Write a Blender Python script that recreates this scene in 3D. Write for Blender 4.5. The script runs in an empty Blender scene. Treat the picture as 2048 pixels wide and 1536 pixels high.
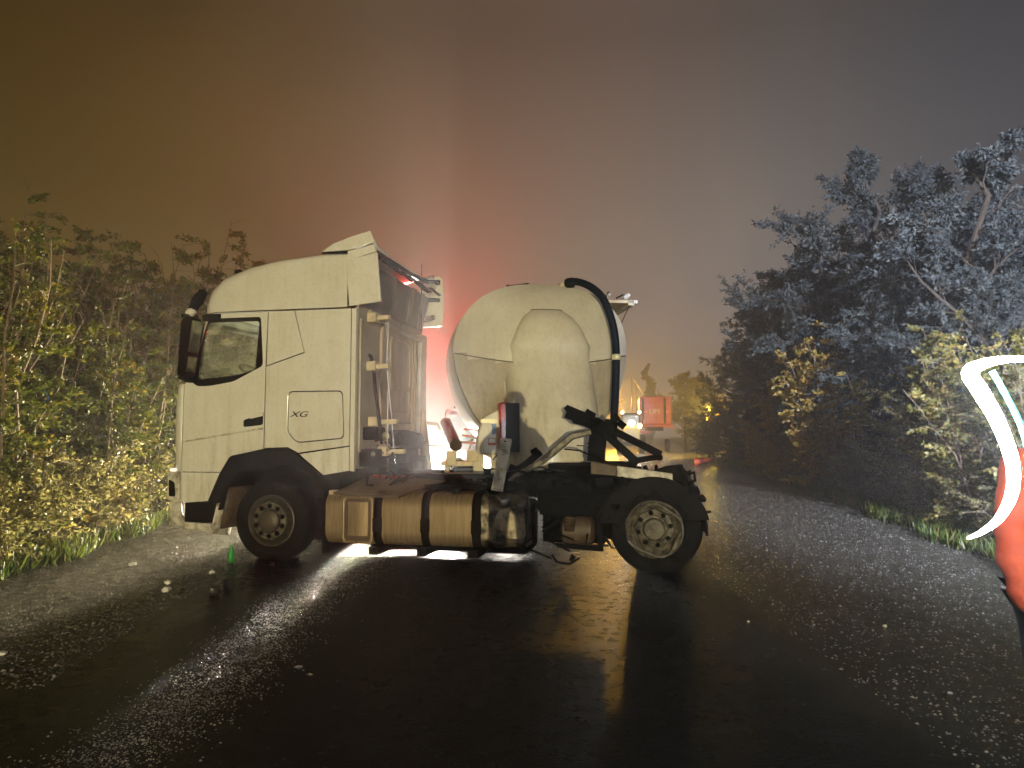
import bpy, bmesh, math, random
import numpy as np
from mathutils import Vector, Matrix, Euler
R = math.radians
sc = bpy.context.scene
col = sc.collection
random.seed(7)

# ------------------------------------------------------------------ camera
cam = bpy.data.cameras.new('camera'); cam_o = bpy.data.objects.new('camera', cam); col.objects.link(cam_o)
cam.sensor_width = 36; cam.lens = 24.61; cam.clip_start = 0.05; cam.clip_end = 900
cam_o.location = (0, 0, 1.6); cam_o.rotation_euler = (R(90 + 3.92), 0, 0)
sc.camera = cam_o

# ------------------------------------------------------------------ night sky: town glow on low cloud
world = bpy.data.worlds.new('World'); sc.world = world; world.use_nodes = True
nt = world.node_tree; nt.nodes.clear()
def nd(t, typ, **kw):
    n = t.nodes.new(typ)
    for k, v in kw.items(): setattr(n, k, v)
    return n
def ramp(t, stops, src, interp='EASE'):
    r = nd(t, 'ShaderNodeValToRGB'); r.color_ramp.interpolation = interp
    e = r.color_ramp.elements
    while len(e) < len(stops): e.new(0.5)
    for i, (p, c) in enumerate(stops):
        e[i].position = p; e[i].color = (c[0], c[1], c[2], 1) if not isinstance(c, (int, float)) else (c, c, c, 1)
    t.links.new(src, r.inputs[0]); return r
out = nd(nt, 'ShaderNodeOutputWorld'); bg = nd(nt, 'ShaderNodeBackground'); bg2 = nd(nt, 'ShaderNodeBackground')
sky = nd(nt, 'ShaderNodeTexSky'); sky.sky_type = 'NISHITA'; sky.sun_disc = False; sky.sun_elevation = R(-6); sky.sun_rotation = R(30)
nt.links.new(sky.outputs[0], bg2.inputs[0]); bg2.inputs[1].default_value = 0.05
tc = nd(nt, 'ShaderNodeTexCoord'); sep = nd(nt, 'ShaderNodeSeparateXYZ'); nt.links.new(tc.outputs['Generated'], sep.inputs[0])
mx = nd(nt, 'ShaderNodeMath', operation='MULTIPLY_ADD'); mx.inputs[1].default_value = 0.5; mx.inputs[2].default_value = 0.5
nt.links.new(sep.outputs[0], mx.inputs[0])
SKY_H = [(0.0, (.055, .027, .001)), (0.21, (.095, .055, .004)), (0.34, (.165, .110, .034)), (0.47, (.235, .172, .108)),
         (0.58, (.33, .25, .205)), (0.68, (.20, .183, .178)), (0.78, (.10, .098, .106)), (1.0, (.05, .05, .062))]
hr = ramp(nt, SKY_H, mx.outputs[0], 'B_SPLINE')
vr = ramp(nt, [(0.0, 1.25), (0.15, 1.1), (0.3, .74), (0.5, .36), (1.0, .24)], sep.outputs[2], 'LINEAR')
nz = nd(nt, 'ShaderNodeTexNoise'); nz.inputs['Scale'].default_value = 2.2; nz.inputs['Detail'].default_value = 4
nt.links.new(tc.outputs['Generated'], nz.inputs[0])
nz.inputs['Distortion'].default_value = .6
nr = ramp(nt, [(0.28, (.80, .80, .86)), (0.5, (.98, .95, .93)), (0.72, (1.14, 1.10, 1.0))], nz.outputs[0])
m1 = nd(nt, 'ShaderNodeMix', data_type='RGBA', blend_type='MULTIPLY'); m1.inputs[0].default_value = 1
m2 = nd(nt, 'ShaderNodeMix', data_type='RGBA', blend_type='MULTIPLY'); m2.inputs[0].default_value = 1
nt.links.new(hr.outputs[0], m1.inputs[6]); nt.links.new(vr.outputs[0], m1.inputs[7])
nt.links.new(m1.outputs[2], m2.inputs[6]); nt.links.new(nr.outputs[0], m2.inputs[7])
nt.links.new(m2.outputs[2], bg.inputs[0]); bg.inputs[1].default_value = 1.06
ad = nd(nt, 'ShaderNodeAddShader'); nt.links.new(bg.outputs[0], ad.inputs[0]); nt.links.new(bg2.outputs[0], ad.inputs[1])
nt.links.new(ad.outputs[0], out.inputs[0])

# ------------------------------------------------------------------ lamps of the place, plus one added beam
def lamp(name, typ, loc, power, color, target=None, radius=.1, cone=90, blend=.5, parent=None):
    l = bpy.data.lights.new(name, typ); l.energy = power; l.color = color
    if typ != 'SUN': l.shadow_soft_size = radius
    o = bpy.data.objects.new(name, l); col.objects.link(o); o.location = loc
    if typ == 'SPOT':
        l.spot_size = R(cone); l.spot_blend = blend
        o.rotation_euler = (Vector(target) - Vector(loc)).to_track_quat('-Z', 'Y').to_euler()
    return o
KEY = (-1.0, -34.0, 1.1)
lamp('work_light_beam', 'SPOT', KEY, 57000, (1, .85, .45), (-1.5, 10, 2.6), .07, 100, .6)
lamp('cool_work_light_beam', 'SPOT', (5.5, -13, 6.5), 150000, (.64, .73, 1), (10.4, 19, 2.6), .12, 39, .75)
HEAD = [(-1.86, 19.5, .62), (-.2, 19.5, .62)]
for h, pw in zip(HEAD, (14000, 120)): lamp('headlight_beam', 'SPOT', h, pw, (1, .93, .80), (h[0] * 1.1, 5, .9), .07, 58, 1)
lamp('scene_lamp_beam', 'SPOT', (-2.02, 19.5, .92), 27000, (1, .86, .52), (-6.4, 8.5, .3), .09, 56, 1)  # beam added to brighten the left shoulder and hedge; no known lamp there
lamp('beacon_glow', 'SPOT', (-1.4, 21.2, 2.95), 9500, (1, .02, .015), (-2.4, 5, 6.6), .55, 50, .8)
lamp('street_lamp_glow', 'POINT', (9.9, 69.3, 4.5), 4500, (1, .52, .06), radius=.25)
lamp('garden_lamp_glow', 'POINT', (14.2, 50.5, 3.2), 1800, (1, .62, .05), radius=.2)
lamp('loader_lamp_glow', 'SPOT', (8.75, 51.0, 2.2), 350, (.8, .9, 1), (8.0, 20, 0), .15, 120, .6)

sc.view_settings.view_transform = 'Standard'; sc.view_settings.look = 'None'
sc.view_settings.exposure = 0; sc.view_settings.gamma = 1; sc.view_settings.use_curve_mapping = False
cy = sc.cycles
cy.use_denoising = True; cy.max_bounces = 6; cy.diffuse_bounces = 2; cy.glossy_bounces = 3; cy.transmission_bounces = 4
cy.transparent_max_bounces = 8; cy.volume_bounces = 0; cy.sample_clamp_indirect = 3; cy.sample_clamp_direct = 0
cy.use_light_tree = True; cy.caustics_reflective = False; cy.caustics_refractive = False

# ------------------------------------------------------------------ materials
def mat(name, c, rough=.5, metal=0, c2=None, nscale=6, namt=(.35, .65), bump=0, bscale=60, r2=None, spec=.5, stretch=None,
        emit=None, estr=0, coat=0):
    m = bpy.data.materials.new(name); m.use_nodes = True
    t = m.node_tree; b = t.nodes['Principled BSDF']
    b.inputs['Base Color'].default_value = (*c, 1); b.inputs['Roughness'].default_value = rough
    b.inputs['Metallic'].default_value = metal; b.inputs['Specular IOR Level'].default_value = spec
    b.inputs['Coat Weight'].default_value = coat; b.inputs['Coat Roughness'].default_value = .12
    if emit: b.inputs['Emission Color'].default_value = (*emit, 1); b.inputs['Emission Strength'].default_value = estr
    if c2 or bump:
        tc = nd(t, 'ShaderNodeTexCoord'); mp = nd(t, 'ShaderNodeMapping')
        if stretch: mp.inputs['Scale'].default_value = stretch
        t.links.new(tc.outputs['Object'], mp.inputs[0])
    if c2:
        n = nd(t, 'ShaderNodeTexNoise'); n.inputs['Scale'].default_value = nscale; n.inputs['Detail'].default_value = 8; n.inputs['Roughness'].default_value = .65
        t.links.new(mp.outputs[0], n.inputs[0])
        r = ramp(t, [(namt[0], c), (namt[1], c2)], n.outputs[0], 'LINEAR'); t.links.new(r.outputs[0], b.inputs['Base Color'])
        if r2 is not None:
            q = ramp(t, [(namt[0], rough), (namt[1], r2)], n.outputs[0], 'LINEAR'); t.links.new(q.outputs[0], b.inputs['Roughness'])
    if bump:
        n2 = nd(t, 'ShaderNodeTexNoise'); n2.inputs['Scale'].default_value = bscale; n2.inputs['Detail'].default_value = 6
        t.links.new(mp.outputs[0], n2.inputs[0])
        bp = nd(t, 'ShaderNodeBump'); bp.inputs['Strength'].default_value = bump; bp.inputs['Distance'].default_value = .02
        t.links.new(n2.outputs[0], bp.inputs['Height']); t.links.new(bp.outputs[0], b.inputs['Normal'])
    return m
M = {}
M['paint'] = mat('cab_paint', (.70, .69, .64), .35, c2=(.60, .57, .49), nscale=1.6, namt=(.45, .75), bump=.02, bscale=3, coat=.3)
def grime(m, z0, z1, amt, colr):
    t = m.node_tree; b = t.nodes['Principled BSDF']; src = b.inputs['Base Color'].links[0].from_socket
    tc = nd(t, 'ShaderNodeTexCoord'); sp = nd(t, 'ShaderNodeSeparateXYZ'); t.links.new(tc.outputs['Object'], sp.inputs[0])
    mr = nd(t, 'ShaderNodeMapRange'); mr.inputs[1].default_value = z1; mr.inputs[2].default_value = z0; t.links.new(sp.outputs[2], mr.inputs[0])
    mp = nd(t, 'ShaderNodeMapping'); mp.inputs['Scale'].default_value = (7, 7, .7); t.links.new(tc.outputs['Object'], mp.inputs[0])
    n = nd(t, 'ShaderNodeTexNoise'); n.inputs['Scale'].default_value = 1.3; n.inputs['Detail'].default_value = 10; n.inputs['Roughness'].default_value = .7; t.links.new(mp.outputs[0], n.inputs[0])
    n2 = nd(t, 'ShaderNodeTexNoise'); n2.inputs['Scale'].default_value = 26; n2.inputs['Detail'].default_value = 6; t.links.new(tc.outputs['Object'], n2.inputs[0])
    r = ramp(t, [(.38, 0), (.72, 1)], n.outputs[0]); r2 = ramp(t, [(.5, 0), (.68, 1)], n2.outputs[0])
    ad = nd(t, 'ShaderNodeMath', operation='MULTIPLY_ADD'); ad.inputs[1].default_value = .8; t.links.new(mr.outputs[0], ad.inputs[0])
    k = nd(t, 'ShaderNodeMath', operation='MULTIPLY'); k.inputs[1].default_value = .30; t.links.new(r.outputs[0], k.inputs[0]); t.links.new(k.outputs[0], ad.inputs[2])
    q = nd(t, 'ShaderNodeMath', operation='MULTIPLY_ADD'); q.inputs[1].default_value = .25; q.use_clamp = True; t.links.new(r2.outputs[0], q.inputs[0])
    w = nd(t, 'ShaderNodeMath', operation='MULTIPLY'); t.links.new(ad.outputs[0], w.inputs[0]); t.links.new(r.outputs[0], w.inputs[1]); t.links.new(w.outputs[0], q.inputs[2])
    g = nd(t, 'ShaderNodeMath', operation='MULTIPLY'); g.inputs[1].default_value = amt; t.links.new(q.outputs[0], g.inputs[0])
    m_ = nd(t, 'ShaderNodeMix', data_type='RGBA', blend_type='MIX'); t.links.new(g.outputs[0], m_.inputs[0]); t.links.new(src, m_.inputs[6]); m_.inputs[7].default_value = (*colr, 1)
    t.links.new(m_.outputs[2], b.inputs['Base Color'])
grime(M['paint'], .9, 1.9, .5, (.22, .17, .11))
M['paint_dirty'] = mat('dirty_white_paint', (.55, .52, .45), .5, c2=(.12, .09, .06), nscale=7, namt=(.46, .66), bump=.1, bscale=30)
M['tank_paint'] = mat('tank_paint', (.70, .67, .58), .3, c2=(.56, .50, .39), nscale=1.1, namt=(.4, .75), bump=.02, bscale=2, coat=.4)
grime(M['tank_paint'], 1.0, 2.6, .45, (.20, .15, .10))
M['tank_low'] = mat('tank_hopper_paint', (.52, .47, .38), .32, c2=(.40, .34, .25), nscale=2, namt=(.35, .7), bump=.06, bscale=4, coat=.3)  # darker copy of the tank paint: shade on the downward-sloping front
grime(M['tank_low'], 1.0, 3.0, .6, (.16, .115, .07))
M['seam'] = mat('seam_sealant', (.12, .10, .08), .6)
M['black'] = mat('black_plastic', (.003, .003, .0035), .75, c2=(.007, .006, .005), spec=.12, nscale=14, bump=.1, bscale=120)
M['gloss'] = mat('gloss_black', (.006, .006, .006), .08)
M['rubber'] = mat('tyre_rubber', (.005, .0047, .0042), .9, spec=.08, c2=(.013, .011, .008), nscale=9, namt=(.45, .75), bump=.15, bscale=80)
M['steel'] = mat('galvanised_steel', (.46, .43, .37), .4, .8, c2=(.10, .085, .065), nscale=12, r2=.6, bump=.05)
M['rod'] = mat('bright_rod', (.75, .74, .70), .18, 1)
M['rimdark'] = mat('dark_wheel_dish', (.03, .026, .02), .5, .2, c2=(.075, .06, .042), nscale=10)
M['rim'] = mat('dusty_wheel_rim', (.12, .105, .08), .6, .2, c2=(.02, .016, .012), nscale=9, namt=(.42, .62), bump=.08)
M['alu'] = mat('brushed_tank_metal', (.36, .275, .18), .36, .55, c2=(.19, .13, .075), nscale=5, namt=(.35, .7), r2=.55, stretch=(6, 1, .5), bump=.05, bscale=14)
M['alu_torn'] = mat('scraped_tank_metal', (.17, .14, .10), .45, .5, c2=(.018, .015, .012), nscale=7, namt=(.45, .6), r2=.6, bump=.6, bscale=9)
M['frame'] = mat('greasy_chassis', (.0022, .0021, .002), .8, spec=.08, c2=(.014, .011, .008), nscale=8, namt=(.5, .75), bump=.3, bscale=25, r2=.8)
M['brown'] = mat('dusty_brown_metal', (.10, .066, .042), .55, c2=(.04, .027, .018), nscale=8, bump=.2, bscale=30)
M['wallgrey'] = mat('cab_back_wall', (.44, .405, .34), .5, c2=(.30, .25, .19), nscale=3, namt=(.35, .7), bump=.06, bscale=20)
M['wallbrown'] = mat('mud_sprayed_wall', (.46, .385, .285), .55, c2=(.30, .22, .145), nscale=5, namt=(.35, .7), bump=.1, bscale=25, stretch=(1, 1, .3))
M['shield'] = mat('dark_grey_shield', (.16, .15, .135), .5, c2=(.09, .085, .075), nscale=3, bump=.05)
M['cream'] = mat('cream_frame_paint', (.62, .54, .38), .45, c2=(.34, .26, .16), nscale=7, namt=(.45, .75), bump=.08, bscale=30)
M['red'] = mat('red_plastic', (.42, .012, .01), .3, coat=.5)
M['darkface'] = mat('dark_box_front', (.006, .008, .014), .6, spec=.2)
M['hose'] = mat('dark_blue_hose', (.004, .008, .018), .65, spec=.15, bump=.05, bscale=90)
M['clamp'] = mat('hose_clamp', (.7, .66, .45), .35, .2)
M['seat'] = mat('seat_fabric', (.05, .045, .045), .9, c2=(.08, .07, .07), nscale=30)
M['dash'] = mat('dashboard_plastic', (.28, .25, .24), .5, bump=.05)
M['orange'] = mat('orange_reflector', (.8, .22, .02), .3)
M['sticker'] = mat('teal_sticker', (.12, .38, .42), .4, c2=(.30, .52, .55), nscale=20)
M['blue_mark'] = mat('blue_marking', (.10, .22, .45), .4)
M['red_mark'] = mat('red_marking', (.45, .10, .05), .4)
M['grille'] = mat('vent_grille', (.02, .02, .02), .6)
M['lens'] = mat('lamp_lens', (.9, .9, .88), .1, emit=(1, .97, .9), estr=0.6)
M['white_lamp'] = mat('lit_white_lamp', (1, 1, 1), .2, emit=(1, .95, .82), estr=120)
M['cool_lamp'] = mat('lit_cool_lamp', (1, 1, 1), .2, emit=(.75, .9, 1), estr=60)
M['warm_lamp'] = mat('lit_warm_lamp', (1, .8, .4), .2, emit=(1, .62, .25), estr=30)
M['sodium_lamp'] = mat('lit_sodium_lamp', (1, .8, .3), .2, emit=(1, .6, .1), estr=120)
M['red_lamp'] = mat('lit_red_beacon', (1, .1, .1), .2, emit=(1, .04, .03), estr=60)
M['tube_lamp'] = mat('lit_tube', (1, 1, 1), .2, emit=(.78, .88, 1), estr=220)
M['cyan_lamp'] = mat('lit_cyan_strip', (.1, .7, .9), .3, emit=(.03, .45, .62), estr=.9)
M['engine_red'] = mat('fire_red_paint', (.16, .010, .008), .3, coat=.4)
M['cont'] = mat('red_container_paint', (.50, .025, .05), .45, c2=(.5, .06, .09), nscale=2, bump=.03)
M['cont_pale'] = mat('pale_container_panel', (.56, .12, .17), .45, c2=(.5, .07, .11), nscale=3)
M['yellow'] = mat('yellow_paint', (.6, .40, .03), .4)
M['conemat'] = mat('orange_cone_plastic', (.75, .13, .03), .45)
M['jacket'] = mat('orange_red_jacket', (.34, .042, .006), .8, c2=(.28, .030, .004), nscale=9, bump=.3, bscale=12)
M['trousers'] = mat('dark_navy_trousers', (.012, .014, .022), .8, bump=.2, bscale=20)
M['skin'] = mat('skin', (.45, .27, .19), .5)
M['helmet'] = mat('helmet_shell', (.6, .6, .58), .3)
M['boot'] = mat('black_boots', (.012, .012, .012), .5)
M['concrete'] = mat('pole_metal', (.30, .29, .27), .5, c2=(.2, .19, .17), nscale=9)
M['bark'] = mat('bark', (.09, .066, .045), .85, c2=(.035, .026, .018), nscale=14, bump=.6, bscale=30, stretch=(1, 1, .3))
M['twig'] = mat('pale_twig', (.22, .16, .10), .8, c2=(.11, .08, .05), nscale=20)
M['stone'] = mat('wet_stone', (.11, .10, .085), .12, c2=(.36, .33, .28), nscale=9, namt=(.4, .7))
M['bottle'] = mat('green_glass', (.03, .26, .05), .08)
M['cord'] = mat('blue_cord', (.03, .30, .65), .5)
M['white_frag'] = mat('white_fragment', (.75, .73, .66), .25)
M['dark_frag'] = mat('dark_fragment', (.02, .018, .016), .4)
def glass_mat(name, tint, refl=.1, dirt=.04):
    m = bpy.data.materials.new(name); m.use_nodes = True; t = m.node_tree; t.nodes.clear()
    o = nd(t, 'ShaderNodeOutputMaterial'); tr = nd(t, 'ShaderNodeBsdfTransparent'); gl = nd(t, 'ShaderNodeBsdfGlossy'); df = nd(t, 'ShaderNodeBsdfDiffuse')
    tr.inputs[0].default_value = (*tint, 1); gl.inputs[1].default_value = .03; df.inputs[0].default_value = (.7, .72, .6, 1)
    lw = nd(t, 'ShaderNodeLayerWeight'); lw.inputs[0].default_value = refl
    a = nd(t, 'ShaderNodeMixShader'); b = nd(t, 'ShaderNodeMixShader'); t.links.new(lw.outputs[0], a.inputs[0])
    t.links.new(tr.outputs[0], a.inputs[1]); t.links.new(gl.outputs[0], a.inputs[2])
    n = nd(t, 'ShaderNodeTexNoise'); n.inputs['Scale'].default_value = 14; n.inputs['Detail'].default_value = 9
    r = ramp(t, [(.4, dirt * .3), (.75, dirt * 3)], n.outputs[0]); t.links.new(r.outputs[0], b.inputs[0])
    t.links.new(a.outputs[0], b.inputs[1]); t.links.new(df.outputs[0], b.inputs[2]); t.links.new(b.outputs[0], o.inputs[0])
    return m
M['glass'] = glass_mat('window_glass', (.94, .98, .92), .12, .07)
M['mirror'] = mat('mirror_glass', (.8, .8, .8), .03, 1)
def leaf_mat(name, stops, transl=.35, rough=.42):
    m = bpy.data.materials.new(name); m.use_nodes = True; t = m.node_tree; b = t.nodes['Principled BSDF']
    at = nd(t, 'ShaderNodeAttribute'); at.attribute_name = 'tint'
    r = ramp(t, stops, at.outputs['Fac'], 'LINEAR')
    t.links.new(r.outputs[0], b.inputs['Base Color']); b.inputs['Roughness'].default_value = rough
    tl = nd(t, 'ShaderNodeBsdfTranslucent'); t.links.new(r.outputs[0], tl.inputs[0])
    mxs = nd(t, 'ShaderNodeMixShader'); mxs.inputs[0].default_value = transl
    t.links.new(b.outputs[0], mxs.inputs[1]); t.links.new(tl.outputs[0], mxs.inputs[2])
    t.links.new(mxs.outputs[0], t.nodes['Material Output'].inputs[0]); return m
M['leaf_green'] = leaf_mat('hedge_leaves', [(0, (.022, .035, .005)), (.4, (.07, .095, .010)), (.72, (.165, .165, .018)), (.9, (.34, .22, .028)), (1, (.42, .15, .02))], .35, .55)
M['leaf_orange'] = leaf_mat('autumn_leaves', [(0, (.10, .08, .02)), (.35, (.24, .18, .035)), (.65, (.42, .26, .05)), (.93, (.48, .24, .05)), (1, (.42, .10, .04))])
M['leaf_dark'] = leaf_mat('dark_tree_leaves', [(0, (.035, .042, .045)), (.6, (.085, .095, .09)), (1, (.15, .15, .115))], .35, .75)  # leaf tone lifted and slightly blued to carry the haze
M['leaf_pale'] = leaf_mat('bramble_leaves', [(0, (.10, .10, .03)), (.5, (.25, .23, .075)), (.8, (.40, .34, .14)), (1, (.48, .34, .14))], .5)  # pale dry leaf tone, lightened further to stand for lit haze
M['leaf_mixed'] = leaf_mat('mixed_leaves', [(0, (.06, .065, .02)), (.4, (.16, .15, .04)), (.7, (.30, .24, .06)), (.92, (.42, .24, .06)), (1, (.40, .12, .04))])
M['leaf_yellow'] = leaf_mat('yellow_leaves', [(0, (.12, .10, .02)), (.6, (.24, .17, .03)), (1, (.34, .22, .04))])
M['grass'] = leaf_mat('verge_grass', [(0, (.05, .09, .012)), (.6, (.11, .15, .02)), (.85, (.2, .19, .05)), (1, (.26, .2, .09))])

# ------------------------------------------------------------------ mesh helpers
class MB:
    def __init__(s): s.v = []; s.f = []
    def add(s, vs, fs):
        o = len(s.v); s.v += [tuple(q) for q in vs]; s.f += [tuple(i + o for i in f) for f in fs]; return s
    def box(s, c, d, rot=None):
        h = Vector(d) / 2; vs = []
        for x in (-1, 1):
            for y in (-1, 1):
                for z in (-1, 1):
                    p = Vector((x * h.x, y * h.y, z * h.z))
                    if rot is not None: p = Euler(rot).to_matrix() @ p
                    vs.append(p + Vector(c))
        return s.add(vs, [(0, 1, 3, 2), (4, 6, 7, 5), (0, 4, 5, 1), (2, 3, 7, 6), (0, 2, 6, 4), (1, 5, 7, 3)])
    def bar(s, a, b, w, h, up=(0, 0, 1)):
        a = Vector(a); b = Vector(b); d = (b - a).normalized(); u = Vector(up)
        if abs(d.dot(u)) > .97: u = Vector((1, 0, 0))
        x = d.cross(u).normalized(); y = x.cross(d).normalized()
        vs = [p + x * (i * w / 2) + y * (j * h / 2) for p in (a, b) for i, j in ((-1, -1), (1, -1), (1, 1), (-1, 1))]
        return s.add(vs, [(3, 2, 1, 0), (4, 5, 6, 7), (0, 1, 5, 4), (1, 2, 6, 5), (2, 3, 7, 6), (3, 0, 4, 7)])
    def tube(s, pts, r, n=8, cap=True):
        pts = [Vector(p) for p in pts]; k = len(pts); rs = r if isinstance(r, (list, tuple)) else [r] * k
        vs = []; px = None
        for i, p in enumerate(pts):
            d = (pts[min(i + 1, k - 1)] - pts[max(i - 1, 0)]).normalized()
            if px is None:
                px = d.cross(Vector((0, 0, 1)))
                if px.length < .05: px = d.cross(Vector((1, 0, 0)))
            px = (px - d * px.dot(d)).normalized(); py = d.cross(px)
            for j in range(n):
                a = 2 * math.pi * j / n; vs.append(p + (px * math.cos(a) + py * math.sin(a)) * rs[i])
        fs = [(i * n + j, i * n + (j + 1) % n, (i + 1) * n + (j + 1) % n, (i + 1) * n + j) for i in range(k - 1) for j in range(n)]
        if cap: fs += [tuple(reversed(range(n))), tuple(range((k - 1) * n, k * n))]
        return s.add(vs, fs)
    def lathe(s, prof, c, axis=(0, 1, 0), n=32, wob=None):
        ax = Vector(axis).normalized(); x = ax.cross(Vector((0, 0, 1)))
        if x.length < .05: x = Vector((1, 0, 0))
        x.normalize(); y = x.cross(ax); vs = []; c = Vector(c)
        for k, (r, h) in enumerate(prof):
            for j in range(n):
                a = 2 * math.pi * j / n; rr, hh = r, h
                if wob: rr, hh = wob(a, r, h, k)
                vs.append(c + ax * hh + (x * math.cos(a) + y * math.sin(a)) * rr)
        fs = [(i * n + j, (i + 1) * n + j, (i + 1) * n + (j + 1) % n, i * n + (j + 1) % n) for i in range(len(prof) - 1) for j in range(n)]
        return s.add(vs, fs)
    def disc(s, c, r, axis=(0, 1, 0), n=20, th=.02):
        c = Vector(c); ax = Vector(axis).normalized()
        return s.tube([c - ax * th / 2, c + ax * th / 2], r, n)
    def grid(s, rows, close=False):
        n = len(rows[0]); vs = [p for r in rows for p in r]; m = n if close else n - 1
        return s.add(vs, [(i * n + j, i * n + (j + 1) % n, (i + 1) * n + (j + 1) % n, (i + 1) * n + j) for i in range(len(rows) - 1) for j in range(m)])
    def build(s, name, m, parent=None, smooth=True, angle=35, bevel=0, solid=0, kind=None):
        me = bpy.data.meshes.new(name); me.from_pydata(s.v, [], s.f); me.validate(); me.update()
        return link(name, me, m, parent, smooth, angle, bevel, solid, kind)
def link(name, me, m, parent=None, smooth=True, angle=35, bevel=0, solid=0, kind=None):
    if m is not None:
        me.materials.clear(); me.materials.append(M[m] if isinstance(m, str) else m)
    if smooth: me.shade_smooth(); me.set_sharp_from_angle(angle=R(angle))
    o = bpy.data.objects.new(name, me); col.objects.link(o)
    if parent: o.parent = parent
    if solid:
        q = o.modifiers.new('thickness', 'SOLIDIFY'); q.thickness = solid; q.offset = 0
    if bevel:
        q = o.modifiers.new('bevel', 'BEVEL'); q.width = bevel; q.segments = 2; q.limit_method = 'ANGLE'
    if kind: o['kind'] = kind
    return o
def fillet(poly, r, n=4):
    out = []; k = len(poly)
    for i in range(k):
        p0 = Vector(poly[i - 1]); p = Vector(poly[i]); p1 = Vector(poly[(i + 1) % k])
        a = (p0 - p); b = (p1 - p); q = min(r, a.length * .45, b.length * .45)
        s = p + a.normalized() * q; e = p + b.normalized() * q
        for j in range(n + 1):
            t = j / n; out.append(tuple(s * (1 - t) ** 2 + p * 2 * t * (1 - t) + e * t ** 2))
    return out
def plate_mesh(name, outer, holes=(), th=.03, bevel=.004, plane='uz', off=0):
    """filled outline with holes, real thickness, rounded edge; plane uz stands upright along the thing, vz across it, uv lies flat"""
    cu = bpy.data.curves.new('tmp', 'CURVE'); cu.dimensions = '2D'; cu.fill_mode = 'BOTH'
    cu.extrude = max(th / 2 - bevel, .0005); cu.bevel_depth = bevel; cu.bevel_resolution = 1; cu.offset = -bevel
    for lp in [outer, *holes]:
        sp = cu.splines.new('POLY'); sp.points.add(len(lp) - 1); sp.use_cyclic_u = True
        for p, q in zip(sp.points, lp): p.co = (q[0], q[1], 0, 1)
    ob = bpy.data.objects.new('tmp', cu); col.objects.link(ob)
    dg = bpy.context.evaluated_depsgraph_get(); me = bpy.data.meshes.new_from_object(ob.evaluated_get(dg))
    bpy.data.objects.remove(ob); bpy.data.curves.remove(cu); me.name = name
    mt = {'uz': Matrix(((1, 0, 0, 0), (0, 0, 1, off), (0, 1, 0, 0), (0, 0, 0, 1))),
          'vz': Matrix(((0, 0, 1, off), (1, 0, 0, 0), (0, 1, 0, 0), (0, 0, 0, 1))),
          'uv': Matrix(((1, 0, 0, 0), (0, 1, 0, 0), (0, 0, 1, off), (0, 0, 0, 1)))}[plane]
    me.transform(mt); bm = bmesh.new(); bm.from_mesh(me); bmesh.ops.recalc_face_normals(bm, faces=bm.faces); bm.to_mesh(me); bm.free()
    return me
def plate(name, m, parent, outer, holes=(), th=.03, bevel=.004, plane='uz', off=0):
    return link(name, plate_mesh(name, outer, holes, th, bevel, plane, off), m, parent, True, 40)
def text(name, body, m, parent, loc, size, rot=(R(90), 0, 0), th=.004, shear=0, sx=1):
    cu = bpy.data.curves.new('tmp', 'FONT'); cu.body = body; cu.size = size; cu.extrude = th; cu.shear = shear; cu.align_x = 'CENTER'; cu.align_y = 'CENTER'
    ob = bpy.data.objects.new('tmp', cu); col.objects.link(ob)
    me = bpy.data.meshes.new_from_object(ob.evaluated_get(bpy.context.evaluated_depsgraph_get()))
    bpy.data.objects.remove(ob); me.name = name
    me.transform(Matrix.Diagonal((sx, 1, 1, 1))); me.transform(Matrix.Translation(loc) @ Euler(rot).to_matrix().to_4x4())
    return link(name, me, m, parent, False)
def thing(name, label, cat, loc=(0, 0, 0), rz=0, group=None):
    o = bpy.data.objects.new(name, None); col.objects.link(o); o.location = loc; o.rotation_euler = (0, 0, rz); o.empty_display_size = .3
    return tag(o, label, cat, group)
def tag(o, label, cat, group=None):
    o['label'] = label; o['category'] = cat
    if group: o['group'] = group
    return o
def noise1(x, y=0, z=0):
    from mathutils import noise
    return noise.noise(Vector((x, y, z)))

# ------------------------------------------------------------------ ground, road, verges
def road_l(Y):
    return float(np.interp(Y, [-60, 4, 8, 12, 18, 30, 45, 120, 180], [-5.0, -5.15, -5.5, -6.0, -5.4, -2.5, 1.0, 16, 28]))
def road_r(Y):
    return float(np.interp(Y, [-60, 3, 8.5, 15.5, 23.5, 37, 58, 120, 180], [3.4, 4.9, 5.9, 7.4, 8.95, 10.9, 15, 27, 39]))
gm = mat('verge_soil', (.05, .042, .026), .8, c2=(.085, .07, .04), nscale=3, bump=.6, bscale=12)
b = MB(); rows = []
for y in np.concatenate([np.linspace(-55, 2, 20), np.linspace(2.5, 45, 90), np.linspace(47, 175, 50)]):
    l, r = road_l(y), road_r(y); row = []
    for d in (95, 60, 35, 20, 12, 8, 5.5, 4, 3, 2.2, 1.6, 1.1, .7, .35, .1, -.25): row.append((l - d, y, min(.30, max(0, d) * .11) * (.7 + .5 * noise1((l - d) * .6, y * .6)) + max(0, min(d, 1)) * .05 * noise1(d * 3, y * 2.2)))
    for t in (.3, .7): row.append((l + (r - l) * t, y, 0))
    for d in (-.25, .1, .35, .7, 1.1, 1.6, 2.2, 3, 4, 5.5, 8, 12, 20, 35, 60, 80): row.append((r + d, y, min(.30, max(0, d) * .11) * (.7 + .5 * noise1((r + d) * .6, y * .6)) + max(0, min(d, 1)) * .05 * noise1(d * 3, y * 2.2)))
    rows.append(row)
b.grid(rows)
g = b.build('ground', gm); g['kind'] = 'structure'
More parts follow.
